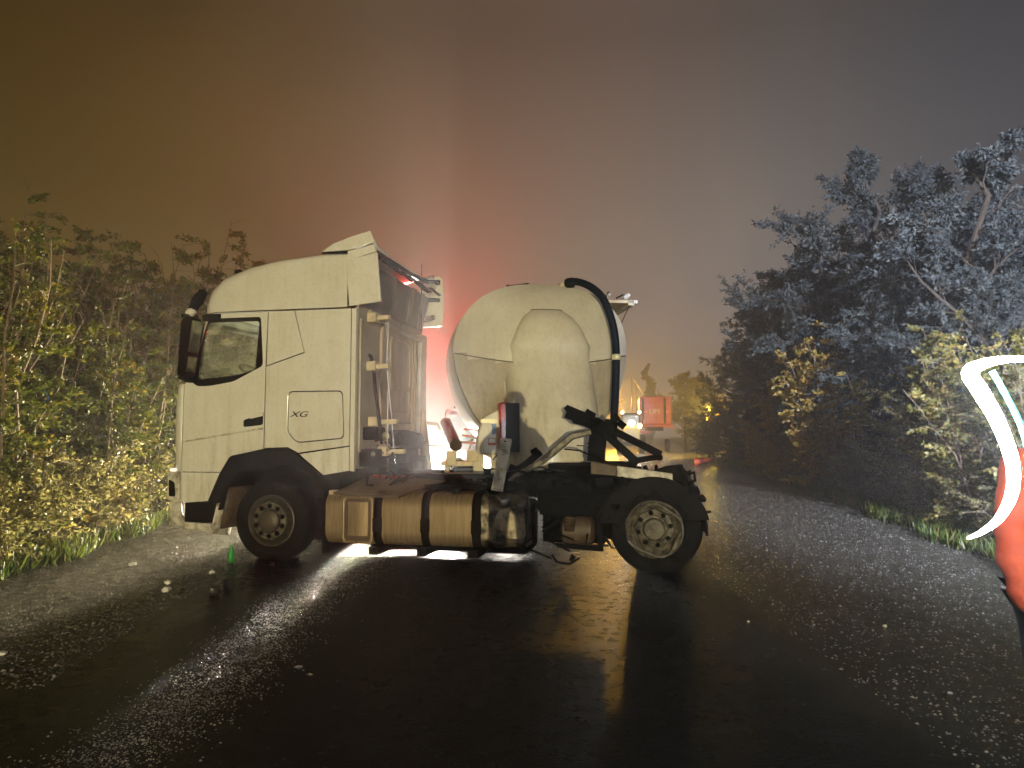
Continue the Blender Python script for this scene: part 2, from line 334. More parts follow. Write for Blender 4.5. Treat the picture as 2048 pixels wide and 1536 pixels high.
def road_mat():
    m = bpy.data.materials.new('wet_asphalt'); m.use_nodes = True; t = m.node_tree; p = t.nodes['Principled BSDF']
    g = nd(t, 'ShaderNodeNewGeometry'); sp = nd(t, 'ShaderNodeSeparateXYZ'); t.links.new(g.outputs['Position'], sp.inputs[0])
    wn = nd(t, 'ShaderNodeTexNoise'); wn.inputs['Scale'].default_value = .55; wn.inputs['Detail'].default_value = 5; t.links.new(g.outputs['Position'], wn.inputs[0])
    wx = nd(t, 'ShaderNodeMath', operation='MULTIPLY_ADD'); wx.inputs[1].default_value = 1.1; t.links.new(wn.outputs[0], wx.inputs[0]); t.links.new(sp.outputs[0], wx.inputs[2])
    mr = nd(t, 'ShaderNodeMapRange'); mr.inputs[1].default_value = -6; mr.inputs[2].default_value = 6; t.links.new(wx.outputs[0], mr.inputs[0])
    f = lambda X: (X + .55 + 6) / 12
    chip = ramp(t, [(f(-3.9), 1), (f(-3.3), .12), (f(-2.6), .12), (f(-2.35), 1), (f(-1.3), .9), (f(-.95), .38), (f(.3), .22), (f(1.4), .3), (f(2.4), .9)], mr.outputs[0], 'LINEAR')
    vo = nd(t, 'ShaderNodeTexVoronoi'); vo.inputs['Scale'].default_value = 58; t.links.new(g.outputs['Position'], vo.inputs[0])
    vo2 = nd(t, 'ShaderNodeTexVoronoi'); vo2.inputs['Scale'].default_value = 120; t.links.new(g.outputs['Position'], vo2.inputs[0])
    fine = nd(t, 'ShaderNodeTexNoise'); fine.inputs['Scale'].default_value = 9; fine.inputs['Detail'].default_value = 9; fine.inputs['Roughness'].default_value = .7; t.links.new(g.outputs['Position'], fine.inputs[0])
    cr0 = ramp(t, [(.35, (.006, .0058, .0053)), (.7, (.018, .0165, .014))], fine.outputs[0], 'LINEAR')
    cr1 = ramp(t, [(.32, (.09, .08, .062)), (.68, (.34, .30, .22))], fine.outputs[0], 'LINEAR')
    sh = ramp(t, [(f(-4.4), 1), (f(-3.4), 0), (f(2.0), 0), (f(3.9), .42)], mr.outputs[0], 'LINEAR')  # paler shoulders carry their lamplit look in the colour, strongest at left
    cr = nd(t, 'ShaderNodeMix', data_type='RGBA', blend_type='MIX'); t.links.new(sh.outputs[0], cr.inputs[0]); t.links.new(cr0.outputs[0], cr.inputs[6]); t.links.new(cr1.outputs[0], cr.inputs[7])
    mc = nd(t, 'ShaderNodeMix', data_type='RGBA', blend_type='MIX'); t.links.new(chip.outputs[0], mc.inputs[0]); mc.inputs[6].default_value = (.004, .0039, .0037, 1)
    t.links.new(cr.outputs[2], mc.inputs[7]); t.links.new(mc.outputs[2], p.inputs['Base Color'])
    rr = nd(t, 'ShaderNodeMapRange'); rr.inputs[3].default_value = .24; rr.inputs[4].default_value = .20; t.links.new(chip.outputs[0], rr.inputs[0])
    ra = nd(t, 'ShaderNodeMath', operation='MULTIPLY_ADD'); ra.inputs[1].default_value = .22; ra.inputs[2].default_value = -.08; t.links.new(fine.outputs[0], ra.inputs[0])
    rs = nd(t, 'ShaderNodeMath', operation='ADD'); t.links.new(ra.outputs[0], rs.inputs[0]); t.links.new(rr.outputs[0], rs.inputs[1]); t.links.new(rs.outputs[0], p.inputs['Roughness'])
    hs = nd(t, 'ShaderNodeMath', operation='ADD'); t.links.new(vo.outputs[0], hs.inputs[0]); t.links.new(vo2.outputs[0], hs.inputs[1])
    b1 = nd(t, 'ShaderNodeBump'); b1.invert = True; b1.inputs['Distance'].default_value = .02
    st = nd(t, 'ShaderNodeMath', operation='MULTIPLY'); st.inputs[1].default_value = .8; t.links.new(chip.outputs[0], st.inputs[0]); t.links.new(st.outputs[0], b1.inputs['Strength']); t.links.new(hs.outputs[0], b1.inputs['Height'])
    b2 = nd(t, 'ShaderNodeBump'); b2.inputs['Strength'].default_value = .22; b2.inputs['Distance'].default_value = .03; t.links.new(fine.outputs[0], b2.inputs['Height']); t.links.new(b1.outputs[0], b2.inputs['Normal'])
    t.links.new(b2.outputs[0], p.inputs['Normal']); sq = nd(t, 'ShaderNodeMapRange'); sq.inputs[3].default_value = .035; sq.inputs[4].default_value = .8; t.links.new(sh.outputs[0], sq.inputs[0]); t.links.new(sq.outputs[0], p.inputs['Specular IOR Level'])
    return m
b = MB(); rows = []
for y in np.concatenate([np.linspace(-54, 0, 12), np.linspace(1, 60, 90), np.linspace(65, 174, 24)]):
    l, r = road_l(y), road_r(y); w = .22
    rows.append([(l + (r - l) * k / 24 + (w * noise1(y * .9, k * .37) if k in (0, 24) else 0), y, .006 + (.028 if 0 < k < 24 else 0)) for k in range(25)])
b.grid(rows); rd = b.build('road', road_mat()); rd['kind'] = 'structure'
RZ = .034

def blades(n, fx, hmin, hmax, seed):
    rng = np.random.default_rng(seed); P = np.array([fx(rng) for _ in range(n)])
    a = rng.uniform(0, 2 * np.pi, n); h = rng.uniform(hmin, hmax, n); w = rng.uniform(.006, .014, n) * (1 + P[:, 1] / 20)
    dx = np.stack([np.cos(a) * w, np.sin(a) * w, np.zeros(n)], 1); ln = np.stack([rng.normal(0, .35, n) * h, rng.normal(0, .35, n) * h, h], 1)
    v = np.stack([P - dx, P + dx, P + ln * .55 + dx * .7, P + ln], 1).reshape(-1, 3)
    k = np.arange(n) * 4; f = np.stack([k, k + 1, k + 2, k, k + 2, k + 3], 1).reshape(-1, 3)
    return np_mesh('grass', v, f, np.repeat(rng.random(n), 4))
def np_mesh(name, v, f, tint):
    me = bpy.data.meshes.new(name); me.vertices.add(len(v)); me.vertices.foreach_set('co', v.astype(np.float32).ravel())
    nf, s = f.shape; me.loops.add(nf * s); me.loops.foreach_set('vertex_index', f.astype(np.int32).ravel())
    me.polygons.add(nf); me.polygons.foreach_set('loop_start', (np.arange(nf) * s).astype(np.int32)); me.polygons.foreach_set('loop_total', np.full(nf, s, np.int32))
    at = me.attributes.new('tint', 'FLOAT', 'POINT'); at.data.foreach_set('value', tint.astype(np.float32)); me.update(calc_edges=True); me.validate(); return me
def gl(rng):
    y = 5 + 17 * rng.random() ** 1.3; x = road_l(y) - abs(rng.normal(0, .35)) + .12; return (x + .1 * math.sin(y * 3), y, .01)
def gr(rng):
    y = 6.5 + 33 * rng.random() ** 1.4; x = road_r(y) + abs(rng.normal(0, .5)) - .12; return (x + .12 * math.sin(y * 2.3), y, .01)
for f, sd in ((gl, 3), (gr, 4)):
    o = link('grass', blades(9000, f, .06, .26, sd), 'grass', None, False); o['kind'] = 'stuff'
def pebbles(n, fx, seed, smin, smax):
    rng = np.random.default_rng(seed)
    base = np.array([(1, 0, 0), (0, 1, 0), (-1, 0, 0), (0, -1, 0), (0, 0, .75), (0, 0, -.6)], float)
    tri = np.array([(0, 1, 4), (1, 2, 4), (2, 3, 4), (3, 0, 4), (1, 0, 5), (2, 1, 5), (3, 2, 5), (0, 3, 5)])
    P = np.array([fx(rng) for _ in range(n)]); s = rng.uniform(smin, smax, (n, 1)) * rng.uniform(.6, 1.4, (n, 1))
    a = rng.uniform(0, 6.28, n); c, q = np.cos(a), np.sin(a)
    bv = base[None] * rng.uniform(.6, 1.3, (n, 6, 1)) * s[:, :, None]
    v = np.stack([bv[:, :, 0] * c[:, None] - bv[:, :, 1] * q[:, None], bv[:, :, 0] * q[:, None] + bv[:, :, 1] * c[:, None], bv[:, :, 2]], 2) + P[:, None]
    f = (tri[None] + (np.arange(n) * 6)[:, None, None]).reshape(-1, 3)
    return np_mesh('gravel', v.reshape(-1, 3), f, np.repeat(rng.random(n), 6))
def pl(rng):
    y = 4.4 + 10 * rng.random() ** .95; return (road_l(y) + 2.3 * rng.random() ** 1.1, y, RZ)
def pr(rng):
    y = 2.4 + 27 * rng.random() ** 1.9; r = road_r(y); return (r - (r - 2.0) * rng.random() ** 1.3 * .95, y, RZ)
def pc(rng):
    y = 2.4 + 6.6 * rng.random() ** .8; return (-1.92 + rng.normal(0, .17) + .05 * math.sin(y * 1.7), y, RZ)  # stones gathered along the light streak to give its glints
for f, sd, n, lo, hi in ((pl, 11, 20000, .005, .012), (pr, 12, 18000, .004, .011), (pc, 13, 16000, .003, .007)):
    o = link('gravel', pebbles(n, f, sd, lo, hi), 'stone', None, True, 60); o['kind'] = 'stuff'

# ------------------------------------------------------------------ tractor unit
TH = R(11.9)
T = thing('tractor_truck', 'cream white lorry tractor unit standing across the road with torn rear', 'lorry', (-2.99, 8.75, 0), -TH)
W = 2.5
def both(name, m, outer, holes=(), th=.03, **k):
    near = plate(name, m, T, outer, holes, th, off=th / 2, **k)
    far = near.copy(); col.objects.link(far); far.parent = T; far.location = (0, W - th, 0)
    return near, far
DOOR = [(-1.262, 1.095), (-.70, 1.095), (-.565, 1.30), (-.12, 1.39), (-.12, 2.39), (-.102, 3.115), (-.945, 3.105), (-1.19, 2.28), (-1.262, 2.215)]
WIN = fillet([(-.985, 3.06), (-.19, 3.06), (-.145, 2.43), (-.56, 2.235), (-.88, 2.185), (-1.08, 2.18), (-1.20, 2.27)], .05)
GLS = fillet([(-.955, 3.005), (-.215, 3.005), (-.262, 2.38), (-.62, 2.30), (-1.08, 2.28)], .05)
dn, df = both('door', 'paint', DOOR, [WIN])
win_n = plate('window_frame', 'gloss', dn, WIN, [GLS], .022, .002, off=.014)
pn = plate('pane', 'glass', dn, [(x * .998, z) for x, z in GLS], (), .004, .0005, off=.018)
win_f = win_n.copy(); col.objects.link(win_f); win_f.parent = df
pf = pn.copy(); col.objects.link(pf); pf.parent = df
# door crease line and handle
MB().bar((-1.255, -.003, 1.475), (-.125, -.003, 1.645), .010, .022).build('trim_line', 'paint_dirty', dn, bevel=.003)
plate('handle_recess', 'black', dn, fillet([(-.40, 1.66), (-.13, 1.69), (-.13, 1.83), (-.22, 1.84), (-.26, 1.79), (-.40, 1.75)], .03), (), .008, .001, off=-.002)
plate('handle', 'paint', dn, fillet([(-.30, 1.76), (-.12, 1.80), (-.12, 1.845), (-.24, 1.835)], .015), (), .03, .004, off=-.02)
both('quarter_panel', 'paint', [(-.088, 3.12), (.262, 3.12), (.408, 2.595), (-.10, 2.435)])
HATCH = fillet([(.22, 2.095), (.925, 2.095), (.955, 1.53), (.34, 1.475), (.215, 1.60)], .06)
HH = fillet([(.207, 2.108), (.938, 2.108), (.968, 1.519), (.335, 1.462), (.202, 1.594)], .065)
both('side_panel', 'paint', [(.274, 3.12), (1.03, 3.12), (1.03, 1.435), (.36, 1.345), (.215, 1.412), (-.105, 1.40), (-.105, 2.42), (.42, 2.583)], [HH])
hn, hf = both('storage_hatch', 'paint', HATCH)
text('emblem', 'XG', 'black', hn, (.355, -.006, 1.815), .10, th=.004, shear=.3, sx=1.6)
both('sill_panel', 'paint', [(.372, 1.327), (1.03, 1.42), (1.03, 1.13), (.70, 1.075)])
both('corner_trim', 'paint', [(1.042, 3.12), (1.10, 3.12), (1.10, 1.12), (1.042, 1.128)], th=.05)
# dark inner shell behind panel gaps (bulkhead of the cab side) with a window opening
inner = [(-1.25, 1.11), (-.72, 1.11), (-.56, 1.33), (.22, 1.42), (.70, 1.10), (1.08, 1.14), (1.08, 3.12), (-.93, 3.10), (-1.25, 2.2)]
both('inner_side', 'black', inner, [fillet([(-.97, 3.03), (-.20, 3.03), (-.25, 2.36), (-1.07, 2.26)], .05)], th=.012)[0].location = (0, .032, 0)
for o in [o for o in T.children if o.name.startswith('inner_side')][1:]: o.location = (0, W - .046, 0)
# roof shell
prof = [(-1.115, 3.19), (-1.09, 3.30), (-1.03, 3.42), (-.95, 3.51), (-.77, 3.63), (-.4, 3.73), (.01, 3.79), (.65, 3.83), (.978, 3.815)]
rows = []
for i, (u, zt) in enumerate(prof):
    ins = [.42, .20, .09, .04, .015, 0, 0, 0, 0][i]; hh = zt - 3.14; q = min(1, hh / .35); rows_ = []
    w_r = [1, 1, 1, .9, .8, .6, .45, .3, .22][i]
    for v, dz in ((0, -hh), (0, -.22 * q * w_r), (.03 * w_r, -.11 * q * w_r), (.09 * w_r, -.045 * q * w_r), (.18 * w_r, -.01 * w_r), (.5, .02), (1.25, .04)):
        rows_.append((v, dz))
    full = rows_ + [(W - v, dz) for v, dz in reversed(rows_[:-1])]
    sc_ = (W - 2 * ins) / W
    rows.append([(u, ins + v * sc_, max(3.126, zt + dz)) for v, dz in full])
MB().grid([[(u + .012 if False else u, v, z) for u, v, z in r] for r in rows]).build('roof', 'paint', T, angle=50)
MB().grid([[(-.93, .02, 3.13), (-.93, W - .02, 3.13)], [(1.05, .02, 3.13), (1.05, W - .02, 3.13)]]).build('roof_liner', 'dash', T)
for u, v in ((-.63, .15), (-.12, .3)): MB().box((u, v, np.interp(u, [p[0] for p in prof], [p[1] for p in prof]) + .02), (.09, .06, .05)).build('marker_lamp', 'black', T, bevel=.01)
# front: windscreen, A-pillar corner, nose panel
def front_rows(levels):
    rows = []
    for z, uc, ue in levels:      # centre u, edge u
        r = []
        for k in range(17):
            t = k / 16; v = W * t; s = abs(2 * t - 1)
            v = W / 2 + (W / 2) * (1 if t > .5 else -1) * (1 - (1 - s) ** 1.6) if True else v
            e = max(0, (s - .55) / .45) ** 2.2
            r.append((uc + (ue - uc) * e, v, z))
        rows.append(r)
    return rows
MB().grid(front_rows([(1.09, -1.47, -1.265), (1.5, -1.50, -1.272), (1.9, -1.50, -1.272), (2.16, -1.47, -1.27), (2.22, -1.44, -1.265)])).build('nose_panel', 'paint', T, solid=.02, angle=60)
MB().grid(front_rows([(2.24, -1.43, -1.23), (2.6, -1.36, -1.10), (3.13, -1.22, -.96)])).build('windscreen', 'glass', T, angle=60)
MB().tube([(-1.235, .02, 2.24), (-1.10, .02, 2.62), (-.955, .03, 3.12)], .03, 8).build('pillar', 'black', T)
MB().tube([(-1.235, W - .02, 2.24), (-1.10, W - .02, 2.62), (-.955, W - .03, 3.12)], .03, 8).build('pillar', 'black', T)
MB().grid([[(-1.03, .25 + k * .25, 3.18), (-1.35, .25 + k * .25, 3.06)] for k in range(9)]).build('sun_visor', 'black', T, solid=.02)
# bumper
BL = [(-1.39, 1.085), (-1.235, 1.085), (-.71, 1.085), (-.80, .735), (-1.22, .70), (-1.40, .76)]
plate('bumper_side_panel', 'paint', T, fillet(BL, .02), (), .03, .005, off=.017)
plate('headlight_surround', 'paint_dirty', T, fillet([(-1.435, 1.09), (-1.27, 1.10), (-1.26, .73), (-1.44, .74)], .03), (), .05, .01, off=-.012)
plate('headlight', 'gloss', T, fillet([(-1.415, 1.0), (-1.33, .96), (-1.31, .78), (-1.405, .78)], .03), (), .02, .004, off=-.036)
MB().box((-1.40, .04, 1.115), (.09, .07, .045)).build('side_lamp', 'lens', T, bevel=.012)
BUMP = fillet([(-1.44, .71), (-1.27, .70), (-1.26, .58), (-1.20, .46), (-.84, .445), (-.80, .37), (-.90, .345), (-1.24, .385), (-1.40, .49)], .03)
plate('bumper', 'paint_dirty', T, BUMP, (), .05, .01, off=.02)
MB().grid([[(-1.43 - .09 * math.sin(math.pi * k / 8), .03 + W * .98 * k / 8, z) for k in range(9)] for z in (.40, .70, 1.085)]).build('front_bumper', 'paint_dirty', T, solid=.03)
MB().box((-1.02, .20, .58), (.44, .30, .27)).box((-1.02, .06, .475), (.38, .10, .02)).build('step_well', 'black', T, bevel=.01)
# wheel arch flare
ARO = [(-.86, .72), (-.70, 1.08), (-.56, 1.30), (-.10, 1.385), (.215, 1.405), (.36, 1.335), (.70, 1.065), (.74, .80)]
ARI = [(.62, .80), (.60, 1.0), (.40, 1.16), (.16, 1.21), (-.12, 1.19), (-.42, 1.10), (-.60, .90), (-.70, .70)]
plate('wheel_arch', 'black', T, fillet(ARO + ARI, .04), (), .07, .012, off=-.005)
b = MB(); arc = [(-.72, .62), (-.62, .92), (-.42, 1.10), (-.12, 1.19), (.16, 1.21), (.42, 1.15), (.60, .98), (.64, .72), (.66, .45)]
b.grid([[(u, v, z) for v in (.0, .3, .62)] for u, z in arc]); b.build('mudguard', 'black', T, solid=.02)
b = MB()
b.grid([[(-.70 - .14 * t + .05 * k / 3, .02 + .11 * k, .92 - .60 * t - .02 * k) for k in range(4)] for t in (0, .25, .5, .75, 1)])
b.build('mud_flap', 'paint_dirty', T, solid=.02)
MB().grid([[(-.62 - .1 * t + .10 * k / 3, .05 + .13 * k, .90 - .52 * t) for k in range(4)] for t in (0, .5, 1)]).build('mud_flap', 'brown', T, solid=.02)
# wheels
def tyre(parent, c, r=.505, w=.30, wob=None, side=-1):
    p = []; ri = .30
    p = [(ri, .02), (ri + .02, -.005), (ri + .09, -.022), (r - .07, -.02), (r - .025, -.004), (r - .004, .025)]
    g_ = []
    for k in range(5):
        y0 = .03 + k * (w - .06) / 5; y1 = y0 + (w - .06) / 5
        g_ += [(r, y0 + .003), (r, y1 - .010), (r - .014, y1 - .008), (r - .014, y1)]
    p += g_ + [(r - .004, w - .02), (r - .03, w), (r - .1, w + .01), (ri + .02, w - .01), (ri, w - .03)]
    o = MB().lathe(p, c, (0, 1, 0), 72, wob).build('tyre', 'rubber', parent, angle=30)
    return o
def rim_front(parent, c):
    o = MB().lathe([(.315, .02), (.318, -.012), (.305, -.018), (.285, .0), (.272, .05), (.255, .075), (.245, .06), (.235, .0), (.225, -.035), (.15, -.045), (.135, -.02)], c, (0, 1, 0), 64).build('rim', 'rimdark', parent)
    b = MB()
    b.lathe([(.14, -.03), (.135, -.07), (.11, -.09), (.06, -.10), (0.001, -.105)], c, (0, 1, 0), 40); b.build('hub', 'rimdark', o)
    MB().lathe([(.232, .0), (.228, -.04), (.222, -.046), (.152, -.052), (.148, -.04)], c, (0, 1, 0), 48).build('rim_flange', 'rim', o)
    b = MB(); d = MB()
    for k in range(10):
        a = 2 * math.pi * k / 10 + .31
        b.disc((c[0] + .185 * math.cos(a), c[1] - .049, c[2] + .185 * math.sin(a)), .032, (0, 1, 0), 14, .012)
        d.lathe([(.016, 0), (.016, -.022), (.010, -.028), (.001, -.028)], (c[0] + .185 * math.cos(a), c[1] - .052, c[2] + .185 * math.sin(a)), (0, 1, 0), 6)
    b.build('wheel_hole', 'frame', o, kind='stuff'); d.build('wheel_nut', 'frame', o, kind='stuff')
    return o
for v, nm in ((.03, 'near'), (W - .36, 'far')):
    w_ = bpy.data.objects.new('wheel', None); col.objects.link(w_); w_.parent = T
    tyre(w_, (0, v, .505)); 
    if nm == 'near': rim_front(w_, (0, v, .505))
    else: MB().disc((0, v + .15, .505), .29, (0, 1, 0), 32, .2).build('rim', 'rim', w_)
def dent(a, r, h, k):
    q = noise1(math.cos(a) * 2.2, math.sin(a) * 2.2, h * 4)
    return r * (1 + .035 * q) + (.02 if math.cos(a) > .2 else 0), h + .05 * q
RW = (4.655, .02, .53)
w_ = bpy.data.objects.new('wheel', None); col.objects.link(w_); w_.parent = T; w_['label'] = 'wrecked rear wheel with loose tyre and bent rim lip'
tyre(w_, RW, .485, .30, dent)
def bent(a, r, h, k):
    q = noise1(math.cos(a) * 1.6 + 5, math.sin(a) * 1.6, 2)
    return r * (1 + (.03 * q if k < 4 else 0)), h + (.05 * q if k < 4 else 0)
rim = MB().lathe([(.315, .05), (.322, -.01), (.30, -.03), (.285, -.005), (.265, .08), (.245, .13), (.225, .10), (.17, .06), (.125, .05)], RW, (0, 1, 0), 72, bent).build('rim', 'steel', w_)
MB().lathe([(.225, .07), (.215, .035), (.16, .02), (.14, .03)], RW, (0, 1, 0), 8).build('hub_flange', 'rim', rim)
MB().lathe([(.125, .06), (.122, -.01), (.105, -.035), (.05, -.04), (.001, -.042)], RW, (0, 1, 0), 40).build('hub', 'rim', rim)
b = MB()
for k in range(8):
    a = 2 * math.pi * k / 8 + .2; b.disc((RW[0] + .178 * math.cos(a), RW[1] + .024, RW[2] + .178 * math.sin(a)), .026, (0, 1, 0), 12, .02)
b.build('wheel_hole', 'frame', rim, kind='stuff')
pts = []
for k in range(30):
    a = R(120 - k * 9.5); rr = .262 + .02 * math.sin(k * .7) + (.05 * (k / 29) ** 3)
    pts.append((RW[0] + rr * math.cos(a) + .02, RW[1] - .025 - .02 * math.sin(k * .35), RW[2] + rr * math.sin(a)))
MB().tube(pts, [.010 + .006 * math.sin(k) ** 2 for k in range(30)], 6).build('bent_lip', 'steel', rim)
for v in (.36, W - .66, W - .32):
    q = bpy.data.objects.new('wheel', None); col.objects.link(q); q.parent = T
    tyre(q, (4.69, v, .505)); MB().disc((4.69, v + .15, .505), .3, (0, 1, 0), 32, .18).build('rim', 'rim', q)
# chassis
for v in (.72, 1.66):
    b = MB(); b.box((1.9, v, .93), (6.2, .012, .27)); b.box((1.9, v + .04, 1.06), (6.2, .08, .012)); b.box((1.9, v + .04, .80), (6.2, .08, .012))
    for k in range(26): b.disc((-.9 + k * .22, v - .008, .98 - .09 * (k % 2)), .014, (0, 1, 0), 8, .02)
    b.build('frame_rail', 'frame', T)
b = MB()
for u in (-.9, .9, 2.1, 3.2, 4.1, 4.95): b.box((u, 1.19, .93), (.10, .9, .2))
b.build('cross_member', 'frame', T, kind='stuff')
b = MB(); b.tube([(0, .3, .5), (0, 2.2, .5)], .07, 10); b.box((0, 1.2, .62), (.3, 1.2, .2)); b.box((0, .75, .70), (1.5, .09, .07)); b.box((0, 1.7, .70), (1.5, .09, .07)); b.build('front_axle', 'frame', T)
b = MB(); b.tube([(4.69, .3, .5), (4.69, 2.2, .5)], .11, 12)
b.lathe([(.001, -.35), (.14, -.33), (.24, -.2), (.27, 0), (.24, .2), (.14, .33), (.001, .35)], (4.65, 1.25, .52), (1, 0, 0), 20); b.build('rear_axle', 'frame', T)
MB().tube([(1.0, 1.2, .72), (4.4, 1.2, .55)], .06, 10).build('drive_shaft', 'frame', T)
b = MB(); b.box((.0, 1.2, 1.05), (1.6, 1.0, .7)); b.box((.9, 1.2, .75), (.9, .6, .5)); b.build('engine', 'frame', T, bevel=.05)
# air tank region between fuel tank and rear wheel
b = MB(); b.lathe([(.001, -.2), (.10, -.195), (.165, -.16), (.17, 0), (.165, .16), (.10, .195), (.001, .2)], (3.78, .30, .46), (1, 0, 0), 24); b.build('air_tank', 'brown', T)
b = MB(); b.bar((3.36, .12, .735), (3.98, .12, .745), .03, .18); b.bar((3.36, .12, .825), (3.98, .12, .835), .06, .012); b.build('side_bracket', 'frame', T, bevel=.006)
b = MB()
for k in range(7): b.lathe([(.06, -.012), (.075, 0), (.06, .012)], (3.70, .16, .62 - k * .024), (0, 0, 1), 12)
b.build('rubber_bellows', 'brown', T)
b = MB(); b.bar((4.02, .14, .66), (4.06, .14, .25), .05, .06); b.bar((3.55, .16, .30), (4.05, .16, .27), .05, .05); b.tube([(3.5, .1, .2), (3.56, .08, .12), (3.7, .08, .1), (3.82, .1, .17)], .016, 6); b.tube([(3.72, .1, .14), (3.75, .1, .2)], .03, 8)
b.build('suspension_arm', 'frame', T, bevel=.006)
# fuel tank
def rsq(cv, cz, hw, hh, r, n=6):
    o = []
    for sx, sz, a0 in ((1, 1, 0), (-1, 1, 90), (-1, -1, 180), (1, -1, 270)):
        for k in range(n + 1):
            a = R(a0 + 90 * k / n); o.append((cv + sx * (hw - r) + r * math.cos(a), cz + sz * (hh - r) + r * math.sin(a)))
    return o
CZ, CV, HW, HH_ = .558, .34, .36, .312
def tank_seg(us, name, m, parent, dam=0):
    rows = []
    for u in us:
        sec = rsq(CV, CZ, HW, HH_, .17); row = []
        for v, z in sec:
            d = 0
            if dam: 
                t = max(0, (u - 2.70) / .5); q = noise1(u * 5, v * 4, z * 5) * .09 + noise1(u * 13, v * 11, z * 12) * .03
                v2 = v + (abs(q) * 1.4 * t + .10 * t * (z > .35)) * (1 if v < CV else -.2); z2 = z + q * .8 * t - .02 * t * (z > CZ); row.append((u + q * t, v2, z2)); continue
            row.append((u, v, z))
        rows.append(row)
    b = MB(); b.grid(rows, True)
    n = len(rows[0]); b.f.append(tuple(reversed(range(n)))); b.f.append(tuple(range((len(rows) - 1) * n, len(rows) * n)))
    return b.build(name, m, parent, angle=40)
tk = tank_seg([.75, .765, 1.0, 1.8, 2.66], 'fuel_tank', 'alu', T)
tank_seg(list(np.linspace(2.66, 3.16, 14)) + [3.185], 'crushed_tank_end', 'alu_torn', tk, 1)
plate('step_recess_rim', 'alu', tk, fillet([(.97, .83), (1.365, .83), (1.365, .27), (.97, .27)], .06), [fillet([(1.0, .80), (1.335, .80), (1.335, .30), (1.0, .30)], .05)], .035, .012, off=-.022)
plate('step_recess', 'brown', tk, fillet([(1.0, .80), (1.335, .80), (1.335, .30), (1.0, .30)], .05), (), .012, .004, off=-.017)
b = MB(); b.grid([[(1.045 + .255 * k / 6, -.024 - .012 * math.sin(math.pi * k / 6), z) for k in range(7)] for z in (.36, .40, .70, .76)]); b.build('step_back', 'alu', tk)
for u, wd in ((1.425, .10), (2.02, .095), (2.64, .105)):
    rows = []
    for uu in (u - wd / 2, u + wd / 2): rows.append([(uu, v, z) for v, z in rsq(CV, CZ, HW + .012, HH_ + .012, .18)])
    st = MB().grid(rows, True).build('strap', 'black', tk, solid=.014)
    MB().box((u, -.04, .50), (wd + .015, .03, .16)).build('buckle', 'black', st, bevel=.006)
    MB().box((u - .02, .12, .205), (.12, .45, .10)).build('bracket', 'frame', st, bevel=.01)
b = MB(); b.lathe([(.001, .07), (.055, .065), (.06, .05), (.05, .0)], (2.34, .18, .865), (0, 0, 1), 20); b.box((2.30, .12, .90), (.12, .02, .02)); b.build('filler_cap', 'black', tk)
MB().tube([(1.98, .2, .9), (2.2, .14, .97), (2.6, .10, .97), (3.1, .1, .95)], .012, 6).tube([(1.9, .3, .94), (2.5, .26, 1.0), (3.2, .2, .97)], .014, 6).build('fuel_line', 'frame', tk)
MB().box((.80, .10, .86), (.11, .10, .06)).build('tank_bracket', 'cream', tk, bevel=.015)
b = MB(); b.grid([[(2.86 + .19 * k / 4, -.05 - .05 * math.sin(k * .9) - .02 * j, .78 + .05 * j - .05 * k / 4 + .03 * math.sin(k * 2)) for k in range(5)] for j in range(3)]); b.build('torn_flap', 'steel', tk, solid=.006)
MB().box((2.07, 1.05, .40), (2.10, .75, .64)).build('silencer', 'frame', T, bevel=.06)  # box added to block headlight under the tank and narrow the streak
MB().box((4.2, .62, .66), (.26, .5, .62)).build('suspension_bracket', 'frame', T, bevel=.03)  # box added to hide the lamplit road in the wheel gap
MB().box((3.72, .62, .55), (.75, .45, .52)).build('battery_box', 'frame', T, bevel=.03)  # dark box added to fill the gap that lies in shadow
MB().lathe([(.001, -.45), (.10, -.44), (.14, -.40), (.14, .40), (.10, .44), (.001, .45)], (3.75, .35, .78), (1, 0, 0), 20).build('air_tank', 'frame', T)  # second dark tank, added to fill the same shadowed gap
MB().bar((.62, .08, .95), (.63, .08, .28), .05, .12).bar((.70, .1, .55), (.70, .1, .12), .04, .10).build('tank_support', 'frame', T, bevel=.01)
# catwalk plate, slat by slat
cw = MB().bar((.86, -.03, .865), (1.70, -.04, .825), .035, .03).bar((1.69, -.03, .83), (2.05, .62, .99), .03, .02).bar((.86, -.02, .86), (1.10, .8, 1.06), .03, .02).build('catwalk', 'brown', T)
for k in range(13):
    t = (k + .6) / 13.5
    a = Vector((.88 + .22 * t, -.02 + .78 * t, .868 + .19 * t)); c = Vector((1.70 + .34 * t, -.02 + .66 * t, .832 + .155 * t))
    MB().bar(a, c, .028, .018).build('slat', 'brown', cw)
plate('red_panel', 'red', cw, [(1.12, .55), (1.55, .55), (1.62, .95), (1.2, .95)], (), .02, .003, 'uv', 1.03)
